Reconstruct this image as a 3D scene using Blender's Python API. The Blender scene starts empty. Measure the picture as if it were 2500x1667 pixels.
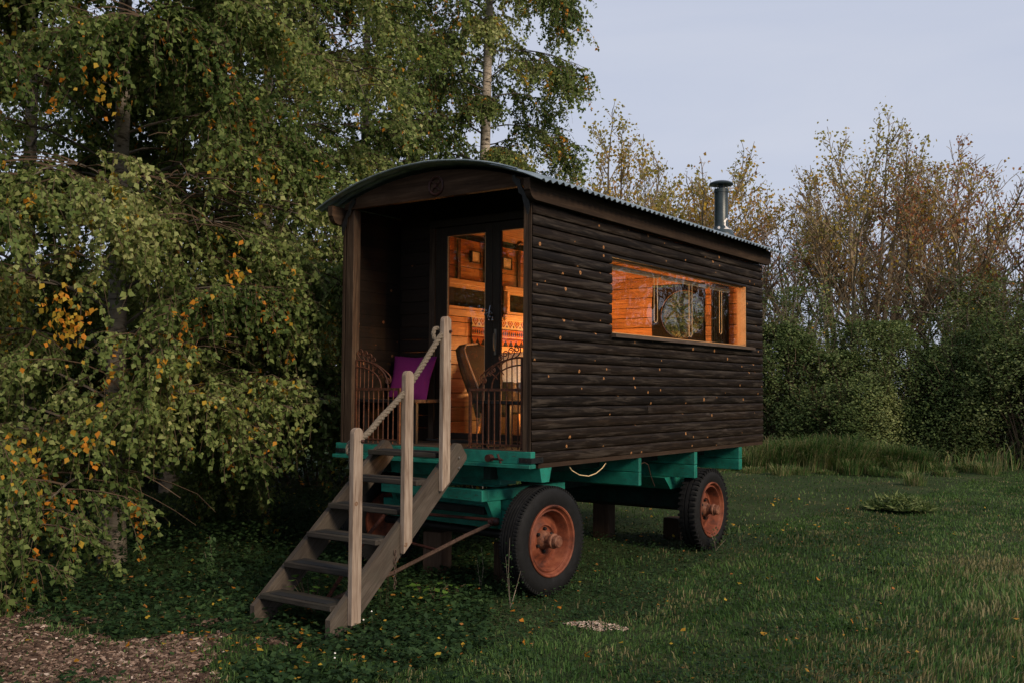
import bpy, bmesh, math, random
import numpy as np
from mathutils import Vector, Matrix, Euler, noise as mnoise

random.seed(7)
RS = np.random.RandomState(7)
PI = math.pi
sc = bpy.context.scene
COL = sc.collection
R = math.radians

# ------------------------------------------------------------------ camera
CAM = np.array([4.3955, -6.4064, 1.6252])
YAW, PITCH, ROLL = 0.621928, 0.048245, 0.006217
def camera():
    F = Vector((-math.sin(YAW)*math.cos(PITCH), math.cos(YAW)*math.cos(PITCH), math.sin(PITCH)))
    Rt = Vector((math.cos(YAW), math.sin(YAW), 0)); U = Rt.cross(F)
    R2 = Rt*math.cos(ROLL)+U*math.sin(ROLL); U2 = -Rt*math.sin(ROLL)+U*math.cos(ROLL)
    m = Matrix(((R2.x, U2.x, -F.x, CAM[0]), (R2.y, U2.y, -F.y, CAM[1]), (R2.z, U2.z, -F.z, CAM[2]), (0, 0, 0, 1)))
    cd = bpy.data.cameras.new('camera'); co = bpy.data.objects.new('camera', cd); COL.objects.link(co)
    co.matrix_world = m
    cd.sensor_width = 36; cd.lens = 36*2432.65/2500
    cd.clip_start = .1; cd.clip_end = 600
    cd.dof.use_dof = False
    sc.camera = co
camera()

# ------------------------------------------------------------------ world, sun, exposure
SUN_AZ = (0.97, -0.24); SUN_EL = 30.0
def world():
    w = bpy.data.worlds.new('World'); sc.world = w; w.use_nodes = True
    nt = w.node_tree; nt.nodes.clear()
    out = nt.nodes.new('ShaderNodeOutputWorld'); bg = nt.nodes.new('ShaderNodeBackground')
    sky = nt.nodes.new('ShaderNodeTexSky'); sky.sky_type = 'NISHITA'; sky.sun_disc = False
    sky.sun_elevation = R(SUN_EL); sky.sun_rotation = math.atan2(SUN_AZ[0], SUN_AZ[1])
    sky.air_density = 1.0; sky.dust_density = 1.5; sky.ozone_density = 2.0
    # thin high evening overcast veils the clear sky
    tc = nt.nodes.new('ShaderNodeTexCoord')
    mp = nt.nodes.new('ShaderNodeMapping'); mp.inputs['Scale'].default_value = (1.2, 2.2, 7.0)
    nz = nt.nodes.new('ShaderNodeTexNoise'); nz.inputs['Scale'].default_value = 1.6; nz.inputs['Detail'].default_value = 6
    nz.inputs['Distortion'].default_value = .6
    cr = nt.nodes.new('ShaderNodeValToRGB')
    cr.color_ramp.elements[0].position = .30; cr.color_ramp.elements[0].color = (4.95, 5.40, 6.65, 1)
    cr.color_ramp.elements[1].position = .80; cr.color_ramp.elements[1].color = (5.75, 6.05, 7.00, 1)
    mx = nt.nodes.new('ShaderNodeMixRGB'); mx.inputs[0].default_value = .93
    L = nt.links.new
    L(tc.outputs['Generated'], mp.inputs['Vector']); L(mp.outputs[0], nz.inputs['Vector']); L(nz.outputs['Fac'], cr.inputs[0])
    L(sky.outputs[0], mx.inputs[1]); L(cr.outputs[0], mx.inputs[2]); L(mx.outputs[0], bg.inputs['Color'])
    bg.inputs['Strength'].default_value = 0.10
    L(bg.outputs[0], out.inputs[0])
world()
def sun():
    ld = bpy.data.lights.new('sun', 'SUN'); lo = bpy.data.objects.new('sun', ld); COL.objects.link(lo)
    ld.energy = 3.2; ld.angle = R(16); ld.color = (1.0, .80, .58)
    e = R(SUN_EL); d = Vector((SUN_AZ[0]*math.cos(e), SUN_AZ[1]*math.cos(e), math.sin(e)))
    lo.rotation_euler = d.to_track_quat('Z', 'Y').to_euler()
sun()
sc.view_settings.view_transform = 'Standard'; sc.view_settings.look = 'None'
sc.view_settings.exposure = 0.16; sc.view_settings.gamma = 1.0
sc.view_settings.use_curve_mapping = False
sc.render.engine = 'CYCLES'
try:
    sc.cycles.use_denoising = True
    sc.cycles.max_bounces = 8; sc.cycles.transparent_max_bounces = 12
    sc.cycles.diffuse_bounces = 3; sc.cycles.glossy_bounces = 3
    sc.cycles.sample_clamp_indirect = 4.0
except Exception: pass

# ------------------------------------------------------------------ material helper
class M:
    """tiny node builder"""
    def __init__(s, name):
        s.m = bpy.data.materials.new(name); s.m.use_nodes = True
        s.nt = s.m.node_tree; s.nt.nodes.clear()
        s.out = s.nt.nodes.new('ShaderNodeOutputMaterial')
    def n(s, t, **kw):
        nd = s.nt.nodes.new('ShaderNode'+t)
        for k, v in kw.items():
            if hasattr(nd, k) and k not in ('Scale',): setattr(nd, k, v)
        return nd
    def L(s, a, b): s.nt.links.new(a, b)
    def obj(s, rnd=True, scale=(1, 1, 1)):
        tc = s.n('TexCoord'); mp = s.n('Mapping'); mp.inputs['Scale'].default_value = scale
        if rnd:
            oi = s.n('ObjectInfo'); mu = s.n('Math', operation='MULTIPLY'); mu.inputs[1].default_value = 37.3
            s.L(oi.outputs['Random'], mu.inputs[0])
            va = s.n('VectorMath', operation='ADD'); s.L(tc.outputs['Object'], va.inputs[0]); s.L(mu.outputs[0], va.inputs[1])
            s.L(va.outputs[0], mp.inputs['Vector'])
        else: s.L(tc.outputs['Object'], mp.inputs['Vector'])
        return mp.outputs[0]
    def noise(s, vec, scale=5, detail=4, rough=.6, dist=0):
        nz = s.n('TexNoise'); nz.inputs['Scale'].default_value = scale; nz.inputs['Detail'].default_value = detail
        nz.inputs['Roughness'].default_value = rough; nz.inputs['Distortion'].default_value = dist
        if vec is not None: s.L(vec, nz.inputs['Vector'])
        return nz.outputs['Fac']
    def ramp(s, fac, stops, const=False):
        cr = s.n('ValToRGB'); e = cr.color_ramp.elements
        if const: cr.color_ramp.interpolation = 'CONSTANT'
        while len(e) < len(stops): e.new(.5)
        for el, (p, c) in zip(e, stops):
            el.position = p
            el.color = (c, c, c, 1) if isinstance(c, (int, float)) else (c[0], c[1], c[2], 1)
        s.L(fac, cr.inputs[0]); return cr.outputs[0]
    def mix(s, fac, a, b, mode='MIX'):
        mx = s.n('MixRGB', blend_type=mode)
        for i, v in enumerate((fac, a, b)):
            if isinstance(v, (int, float)): mx.inputs[i].default_value = v if i == 0 else (v, v, v, 1)
            elif isinstance(v, tuple): mx.inputs[i].default_value = (*v, 1)
            else: s.L(v, mx.inputs[i])
        return mx.outputs[0]
    def math(s, op, a, b=0.0, c=None):
        mt = s.n('Math', operation=op)
        for i, v in enumerate((a, b, c)):
            if v is None: continue
            if isinstance(v, (int, float)): mt.inputs[i].default_value = v
            else: s.L(v, mt.inputs[i])
        return mt.outputs[0]
    def bump(s, h, strength=.4, dist=.01):
        b = s.n('Bump'); b.inputs['Strength'].default_value = strength; b.inputs['Distance'].default_value = dist
        s.L(h, b.inputs['Height']); return b.outputs[0]
    def bsdf(s, color, rough=.7, metal=0, spec=.4, normal=None, trans=0):
        p = s.n('BsdfPrincipled')
        for k, v in (('Base Color', color), ('Roughness', rough), ('Metallic', metal), ('Specular IOR Level', spec)):
            if isinstance(v, (int, float)): p.inputs[k].default_value = v if k != 'Base Color' else (v, v, v, 1)
            elif isinstance(v, tuple): p.inputs[k].default_value = (*v, 1)
            else: s.L(v, p.inputs[k])
        if normal is not None: s.L(normal, p.inputs['Normal'])
        s.L(p.outputs[0], s.out.inputs[0]); return p

def wood(name, dark, mid, light, axis='Y', gscale=1.0, rough=.65, spec=.3, knots=None, bump=.5, vary=.35, wear=None, green=None):
    """sawn wood with the grain running along one local axis"""
    m = M(name); vec = m.obj(True)
    st = {'X': (.06, 1, 1), 'Y': (1, .06, 1), 'Z': (1, 1, .06)}[axis]
    mp = m.n('Mapping'); mp.inputs['Scale'].default_value = st; m.L(vec, mp.inputs['Vector'])
    g1 = m.noise(mp.outputs[0], 38*gscale, 6, .65, 1.2); g2 = m.noise(mp.outputs[0], 170*gscale, 3, .6)
    g3 = m.noise(vec, 2.2, 3, .6)
    g = m.math('ADD', m.math('MULTIPLY', g1, .65), m.math('MULTIPLY', g2, .35))
    c = m.ramp(g, [(.32, dark), (.52, mid), (.72, light)])
    c = m.mix(m.ramp(g3, [(.35, 0), (.7, .55)]), c, dark)
    oi = m.n('ObjectInfo')
    c = m.mix(1.0, c, m.ramp(oi.outputs['Random'], [(0, 1-vary), (1, 1+vary*.6)]), 'MULTIPLY')
    h = g
    if wear:
        wv = m.noise(mp.outputs[0], 30, 6, .75, .5); wf = m.ramp(wv, [(.50, 0), (.66, .9)])
        c = m.mix(wf, c, wear)
    if green:
        gv = m.noise(vec, 3.5, 5, .7); c = m.mix(m.ramp(gv, [(.5, 0), (.75, .45)]), c, green)
    if knots:
        kc, ks, kr = knots
        sx = m.n('SeparateXYZ'); m.L(vec, sx.inputs[0]); cb = m.n('CombineXYZ')
        a, b = {'Y': ('Y', 'Z'), 'Z': ('Z', 'Y'), 'X': ('X', 'Z')}[axis]
        m.L(sx.outputs[a], cb.inputs[0]); m.L(sx.outputs[b], cb.inputs[1])
        dn = m.noise(vec, 60, 2, .5)
        vo = m.n('TexVoronoi', voronoi_dimensions='2D'); vo.inputs['Scale'].default_value = ks
        m.L(cb.outputs[0], vo.inputs['Vector'])
        sc_ = m.n('SeparateColor'); m.L(vo.outputs['Color'], sc_.inputs[0])
        rad = m.math('MULTIPLY_ADD', sc_.outputs[0], .8*kr*ks, .35*kr*ks)
        d = m.math('DIVIDE', m.math('MULTIPLY', vo.outputs['Distance'], m.math('MULTIPLY_ADD', dn, .9, .55)), rad)
        ring = m.ramp(d, [(0, .25), (.28, .15), (.4, 1), (.72, .8), (.95, 0)])
        keep = m.ramp(sc_.outputs[1], [(.25, 0), (.27, 1)], True)
        c = m.mix(m.math('MULTIPLY', ring, keep), c, kc)
    m.bsdf(c, rough, 0, spec, m.bump(h, bump, .004))
    return m.m

MT = {}
MT['cladding'] = wood('dark stained cladding', (.0040, .0022, .0012), (.0100, .0057, .0032), (.038, .0245, .0150), 'Y', .8, .6, .16,
                      knots=((.40, .19, .075), 3.7, .017), wear=(.050, .040, .032), vary=.55, bump=1.0)
MT['cladding_in'] = wood('porch boards', (.007, .0038, .002), (.014, .0078, .0042), (.025, .015, .009), 'Y', .8, .6, .25, knots=((.30, .12, .05), 3.2, .014))
MT['post'] = wood('weathered brown post', (.024, .014, .009), (.068, .044, .029), (.145, .105, .072), 'Z', .5, .75, .16, bump=1.0)
MT['beam_y'] = wood('weathered brown beam y', (.020, .012, .008), (.045, .028, .018), (.095, .065, .042), 'Y', .42, .75, .16, bump=1.0)
MT['beam_x'] = wood('weathered brown beam x', (.022, .011, .006), (.075, .041, .024), (.165, .105, .065), 'X', .38, .75, .16, bump=1.0)
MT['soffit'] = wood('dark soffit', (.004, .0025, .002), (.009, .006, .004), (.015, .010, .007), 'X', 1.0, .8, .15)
MT['newel'] = wood('pale grey pine post', (.105, .066, .045), (.31, .245, .195), (.46, .395, .335), 'Z', .7, .72, .16,
                   knots=((.13, .065, .032), 3.4, .020), vary=.14, bump=.6)
MT['step'] = wood('weathered step board', (.018, .015, .013), (.044, .038, .032), (.080, .070, .060), 'X', 1.0, .8, .2, green=(.030, .036, .024), vary=.2, bump=.9)
MT['stringer'] = wood('weathered stringer', (.036, .028, .022), (.080, .065, .053), (.140, .120, .102), 'Y', 1.0, .8, .2, green=(.055, .055, .042), vary=.15, bump=.8)
MT['grip'] = wood('dark grip strip', (.012, .013, .015), (.022, .024, .027), (.035, .037, .040), 'X', 2.0, .9, .2)
MT['pine'] = wood('varnished pine lining', (.17, .060, .018), (.46, .21, .070), (.62, .33, .125), 'Y', .6, .42, .4, knots=((.20, .08, .03), 3.0, .012), vary=.3, green=(.20, .075, .022), bump=.25)
MT['pine_x'] = wood('varnished pine lining x', (.30, .135, .045), (.50, .26, .100), (.60, .34, .14), 'X', .6, .42, .4, knots=((.20, .08, .03), 3.0, .012), vary=.3, green=(.20, .075, .022), bump=.25)
MT['pine_frame'] = wood('pale pine frame', (.36, .19, .08), (.56, .33, .16), (.66, .43, .23), 'Y', .7, .45, .4, vary=.1, bump=.2)
MT['door'] = wood('dark door timber', (.010, .006, .004), (.022, .013, .008), (.040, .025, .015), 'Z', 1.0, .5, .35, vary=.1)
MT['block'] = wood('timber block', (.035, .02, .013), (.075, .047, .032), (.12, .085, .06), 'Z', .8, .85, .15)
MT['sill'] = wood('grey brown sill', (.050, .034, .026), (.105, .078, .062), (.18, .15, .125), 'Y', 1.2, .75, .2, bump=.8)

def teal():
    m = M('chipped green paint'); v = m.obj(True)
    mp = m.n('Mapping'); mp.inputs['Scale'].default_value = (.35, 1, 1.6); m.L(v, mp.inputs['Vector'])
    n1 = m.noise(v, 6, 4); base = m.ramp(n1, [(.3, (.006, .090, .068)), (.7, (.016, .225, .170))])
    crk = m.noise(mp.outputs[0], 42, 7, .75, 1.5)
    f = m.ramp(crk, [(.56, 0), (.62, 1)])
    f2 = m.ramp(m.noise(v, 3.0, 3), [(.38, 0), (.56, 1)])
    dirt = m.ramp(m.noise(v, 9, 5, .7), [(.5, 0), (.8, .6)])
    c = m.mix(dirt, base, (.010, .030, .022)); c = m.mix(m.math('MULTIPLY', f, f2), c, (.035, .028, .020))
    m.bsdf(c, .45, 0, .4, m.bump(crk, .5, .004)); return m.m
MT['teal'] = teal()
MT['shaded_teal'] = None
def rust(name, a, b, c3, rough=.6, sc_=14):
    m = M(name); v = m.obj(True); n1 = m.noise(v, sc_, 6, .7); n2 = m.noise(v, 3.5, 4, .6)
    c = m.ramp(n1, [(.34, a), (.52, b), (.72, c3)]); c = m.mix(m.ramp(n2, [(.5, 0), (.74, .75)]), c, a)
    m.bsdf(c, rough, 0, .35, m.bump(n1, .4, .003)); return m.m
MT['rim'] = rust('rusty orange rim', (.035, .010, .006), (.155, .038, .016), (.24, .078, .038), .7, 6)
MT['shaded_teal'] = rust('shaded green paint', (.002, .006, .005), (.003, .020, .015), (.006, .045, .034), .8, 5)  # near-black copy of the green paint, underbody shade put into its colour
MT['hub'] = rust('rusty hub', (.060, .020, .012), (.17, .065, .035), (.27, .14, .09), .7, 26)
MT['rust_iron'] = rust('rusty iron bars', (.020, .008, .005), (.070, .024, .012), (.16, .052, .022), .6, 45)
MT['dark_iron'] = rust('dark iron', (.004, .004, .005), (.010, .011, .012), (.024, .024, .026), .45, 40)
MT['red_iron'] = rust('dull red iron', (.012, .004, .003), (.040, .011, .008), (.075, .024, .017), .6, 40)
MT['rod'] = rust('brown iron rod', (.025, .013, .009), (.060, .034, .024), (.11, .07, .05), .6, 60)
def tyre_mat():
    m = M('worn black rubber'); v = m.obj(False); n = m.noise(v, 16, 5, .7); n2 = m.noise(v, 160, 3)
    c = m.ramp(n, [(.35, (.0045, .0047, .0052)), (.62, (.0085, .009, .0100)), (.85, (.024, .025, .027))])
    m.bsdf(c, .75, 0, .20, m.bump(n2, .35, .002)); return m.m
MT['tyre'] = tyre_mat()
def roof_mat():
    m = M('galvanised roof sheet'); v = m.obj(False); n = m.noise(v, 5, 5, .65); n2 = m.noise(v, 60, 3)
    c = m.ramp(n, [(.3, (.12, .16, .19)), (.6, (.27, .33, .37)), (.85, (.36, .42, .46))])
    m.bsdf(c, m.ramp(n2, [(.3, .38), (.7, .6)]), .55, .5, m.bump(n2, .1, .002)); return m.m
MT['roof'] = roof_mat()
def flue_mat():
    m = M('flue black enamel'); v = m.obj(False); n = m.noise(v, 9, 5, .6); n2 = m.noise(v, 3, 3)
    c = m.ramp(n, [(.3, (.012, .020, .024)), (.7, (.028, .046, .054))])
    sx = m.n('SeparateXYZ'); m.L(v, sx.inputs[0])
    low = m.math('MULTIPLY', m.math('LESS_THAN', sx.outputs[2], .185), m.math('GREATER_THAN', sx.outputs[2], .05))
    flk = m.math('MULTIPLY', low, m.ramp(m.noise(v, 8, 2, .5, .5), [(.54, 0), (.56, 1)]))
    c = m.mix(flk, c, (.62, .58, .55))
    m.bsdf(c, .38, .15, .5, m.bump(n, .15, .003)); return m.m
MT['flue'] = flue_mat()
def glass_mat():
    m = M('window glass'); nz = m.noise(m.obj(False), 1.7, 2, .5); b = m.bump(nz, .12, .02)
    fr = m.n('LayerWeight'); fr.inputs['Blend'].default_value = .5; m.L(b, fr.inputs['Normal'])
    f5 = m.math('POWER', fr.outputs['Facing'], 5.0); f = m.math('MULTIPLY_ADD', f5, .93, .05)
    tr = m.n('BsdfTransparent'); tr.inputs[0].default_value = (.96, .97, .96, 1)
    gl = m.n('BsdfGlossy'); gl.inputs['Roughness'].default_value = 0.0; m.L(b, gl.inputs['Normal'])
    mx = m.n('MixShader'); m.L(f, mx.inputs[0]); m.L(tr.outputs[0], mx.inputs[1]); m.L(gl.outputs[0], mx.inputs[2])
    m.L(mx.outputs[0], m.out.inputs[0]); return m.m
MT['glass'] = glass_mat()
def plain(name, col, rough=.7, metal=0, spec=.4, nscale=20, var=.25, bump=.2):
    m = M(name); v = m.obj(True); n = m.noise(v, nscale, 5, .65)
    lo = tuple(c*(1-var) for c in col); hi = tuple(min(1, c*(1+var)) for c in col)
    m.bsdf(m.ramp(n, [(.3, lo), (.7, hi)]), rough, metal, spec, m.bump(n, bump, .003)); return m.m
MT['purple'] = plain('purple cotton', (.120, .010, .080), .85, 0, .15, 180, .2, .4)
MT['rope'] = plain('grey rope fibre', (.150, .125, .098), .95, 0, .1, 130, .45, .9)
MT['chair_fabric'] = plain('grey brown wool', (.075, .062, .052), .95, 0, .1, 220, .4, .5)
MT['chair_pipe'] = plain('pale piping', (.42, .33, .25), .8)
MT['cream'] = plain('cream blind fabric', (.27, .25, .20), .8, 0, .2, 30, .1, .1)
MT['cord'] = plain('pale cord', (.55, .42, .24), .7)
MT['white_cloth'] = plain('white crochet', (.55, .52, .47), .95, 0, .1, 60, .3, .9)
MT['black'] = plain('black paint', (.006, .006, .007), .5)
MT['chrome'] = plain('tarnished glass beads', (.22, .24, .28), .12, .7, .6)
MT['brass'] = plain('worn steel plate', (.22, .20, .18), .4, .8)
MT['paper'] = plain('picture print', (.55, .46, .30), .25, 0, .6, 14, .45, 0)
MT['curtain'] = plain('dark grey curtain', (.045, .045, .048), .9, 0, .1, 12, .2)
MT['lamp_metal'] = plain('lamp brass', (.3, .2, .08), .35, .9)
MT['soil'] = plain('chips pale', (.20, .13, .09), .9)

def kilim():
    m = M('kilim weave'); tc = m.n('TexCoord'); sx = m.n('SeparateXYZ'); m.L(tc.outputs['Object'], sx.inputs[0])
    y, z = sx.outputs[1], sx.outputs[2]     # y along the strip (m), z 0..0.32
    fy = m.math('FRACT', m.math('MULTIPLY', y, 8.0)); dy = m.math('ABSOLUTE', m.math('SUBTRACT', fy, .5))
    def band(z0, z1): return m.math('MULTIPLY', m.math('GREATER_THAN', z, z0), m.math('LESS_THAN', z, z1))
    cream, red, blk, ora = (.40, .29, .15), (.20, .035, .012), (.020, .012, .010), (.28, .075, .018)
    c = m.mix(0.0, ora, ora)
    # top motif band: flowers as stepped diamonds on cream
    c = m.mix(band(.185, .315), c, cream)
    d1 = m.math('ADD', m.math('MULTIPLY', dy, 1.0), m.math('MULTIPLY', m.math('ABSOLUTE', m.math('SUBTRACT', z, .252)), 8.0))
    c = m.mix(m.math('MULTIPLY', band(.185, .315), m.math('LESS_THAN', d1, .42)), c, red)
    c = m.mix(m.math('MULTIPLY', band(.185, .315), m.math('LESS_THAN', d1, .27)), c, cream)
    c = m.mix(m.math('MULTIPLY', band(.185, .315), m.math('LESS_THAN', d1, .17)), c, ora)
    fy2 = m.math('ABSOLUTE', m.math('SUBTRACT', m.math('FRACT', m.math('MULTIPLY_ADD', y, 8.0, .5)), .5))
    d2 = m.math('ADD', fy2, m.math('MULTIPLY', m.math('ABSOLUTE', m.math('SUBTRACT', m.math('ABSOLUTE', m.math('SUBTRACT', z, .252)), .035)), 9.0))
    c = m.mix(m.math('MULTIPLY', band(.185, .315), m.math('LESS_THAN', d2, .13)), c, blk)
    c = m.mix(band(.178, .186), c, blk)
    # middle band: black diamonds on orange
    fy3 = m.math('ABSOLUTE', m.math('SUBTRACT', m.math('FRACT', m.math('MULTIPLY', y, 26.0)), .5))
    d3 = m.math('ADD', fy3, m.math('MULTIPLY', m.math('ABSOLUTE', m.math('SUBTRACT', z, .135)), 16.0))
    c = m.mix(m.math('MULTIPLY', band(.10, .178), m.math('LESS_THAN', d3, .44)), c, blk)
    c = m.mix(band(.094, .101), c, cream); c = m.mix(band(.080, .094), c, red); c = m.mix(band(.074, .080), c, blk)
    # bottom band: triangles
    fy4 = m.math('ABSOLUTE', m.math('SUBTRACT', m.math('FRACT', m.math('MULTIPLY', y, 10.0)), .5))
    tri = m.math('LESS_THAN', z, m.math('MULTIPLY', fy4, .14))
    c = m.mix(m.math('MULTIPLY', band(0, .074), tri), c, blk)
    w = m.noise(tc.outputs['Object'], 300, 2); c = m.mix(1.0, c, m.ramp(w, [(.3, .7), (.7, 1.1)]), 'MULTIPLY')
    m.bsdf(c, .95, 0, .1, m.bump(w, .4, .002)); return m.m
MT['kilim'] = kilim()

def leaf_mat(name, stops, autumn=(.52, .20, .025), autumn2=(.40, .27, .035), trans=.36, rough=.6):
    """face attribute 'lv' = shade of one leaf, 'au' = how turned it is"""
    m = M(name); a = m.n('Attribute', attribute_name='lv'); b = m.n('Attribute', attribute_name='au')
    c = m.ramp(a.outputs['Fac'], stops)
    y = m.mix(m.ramp(a.outputs['Fac'], [(.3, 0), (.7, 1)]), autumn, autumn2)
    c = m.mix(b.outputs['Fac'], c, y)
    df = m.n('BsdfPrincipled'); m.L(c, df.inputs['Base Color']); df.inputs['Roughness'].default_value = rough
    df.inputs['Specular IOR Level'].default_value = .12
    tr = m.n('BsdfTranslucent'); tcol = m.mix(1.0, c, (1.15, 1.25, .75), 'MULTIPLY'); m.L(tcol, tr.inputs[0])
    mx = m.n('MixShader'); mx.inputs[0].default_value = trans
    m.L(df.outputs[0], mx.inputs[1]); m.L(tr.outputs[0], mx.inputs[2]); m.L(mx.outputs[0], m.out.inputs[0]); return m.m
MT['birch_leaf'] = leaf_mat('birch leaves', [(0, (.024, .050, .014)), (.35, (.090, .135, .038)), (.7, (.190, .240, .078)), (1, (.36, .38, .165))])
MT['hedge_leaf'] = leaf_mat('hedge leaves', [(0, (.028, .054, .018)), (.5, (.092, .134, .046)), (1, (.23, .26, .11))], trans=.25)
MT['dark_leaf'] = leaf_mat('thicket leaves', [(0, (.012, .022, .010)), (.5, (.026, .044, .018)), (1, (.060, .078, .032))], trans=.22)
MT['olive_leaf'] = leaf_mat('olive maple leaves', [(0, (.13, .12, .035)), (.5, (.26, .225, .075)), (1, (.40, .34, .12))], autumn=(.34, .18, .08))
MT['russet_leaf'] = leaf_mat('russet maple leaves', [(0, (.19, .062, .034)), (.5, (.30, .115, .060)), (1, (.32, .20, .10))], autumn=(.20, .19, .08))
MT['ivy'] = leaf_mat('ground ivy leaves', [(0, (.009, .021, .009)), (.5, (.022, .050, .018)), (1, (.050, .090, .030))], autumn=(.30, .12, .035), trans=.2)
MT['lime_leaf'] = leaf_mat('bright weed leaves', [(0, (.060, .13, .020)), (1, (.11, .21, .04))], trans=.3)
MT['grass'] = leaf_mat('grass blades', [(0, (.013, .040, .011)), (.5, (.048, .104, .028)), (1, (.115, .185, .058))], autumn=(.170, .130, .070), autumn2=(.26, .22, .125), trans=.25, rough=.6)
MT['flower'] = plain('white petals', (.75, .74, .70), .8)

def birch_bark(k=1.0):
    m = M('birch bark'); v = m.obj(False); mp = m.n('Mapping'); mp.inputs['Scale'].default_value = (1, 1, 4.5); m.L(v, mp.inputs['Vector'])
    n = m.noise(mp.outputs[0], 7, 6, .7, .5); n2 = m.noise(v, 2.2, 4, .7)
    c = m.ramp(n, [(.38, (.035, .028, .022)), (.46, (.36*k, .31*k, .26*k)), (.75, (.56*k, .50*k, .43*k))])
    c = m.mix(m.ramp(n2, [(.48, 0), (.68, .8)]), c, (.10, .10, .07))
    m.bsdf(c, .8, 0, .2, m.bump(n, .6, .01)); return m.m
MT['birch_bark'] = birch_bark(.5); MT['birch_bark_pale'] = birch_bark(1.35)
MT['limb'] = plain('grey brown birch limb', (.11, .095, .08), .85, 0, .15, 9, .5, .4)
MT['bark'] = plain('brown olive bark', (.24, .185, .12), .9, 0, .1, 14, .45, .6)
MT['twig'] = plain('thin brown twigs', (.085, .060, .042), .9, 0, .1, 10, .3, .1)
MT['pale_twig'] = plain('pale bare twigs', (.26, .21, .16), .9, 0, .1, 10, .3, .1)

def ground_mat():
    m = M('rough mown turf soil'); tc = m.n('TexCoord'); v = tc.outputs['Object']
    a = m.noise(v, .55, 5, .65); b = m.noise(v, 7, 6, .7); c_ = m.noise(v, 45, 5, .7)
    c = m.ramp(a, [(.35, (.022, .044, .015)), (.52, (.038, .066, .024)), (.68, (.070, .082, .038))])
    c = m.mix(m.ramp(b, [(.4, 0), (.65, .7)]), c, (.017, .026, .010)); c = m.mix(m.ramp(c_, [(.45, 0), (.7, .6)]), c, (.036, .026, .015))
    m.bsdf(c, .95, 0, .1, m.bump(c_, .8, .03)); return m.m
MT['ground'] = ground_mat()
def chip_mat():
    m = M('wood chips'); a = m.n('Attribute', attribute_name='lv')
    c = m.ramp(a.outputs['Fac'], [(0, (.025, .016, .012)), (.45, (.085, .054, .040)), (.8, (.27, .19, .145)), (1, (.58, .48, .41))])
    m.bsdf(c, .9, 0, .15); return m.m
MT['chip'] = chip_mat()

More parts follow.
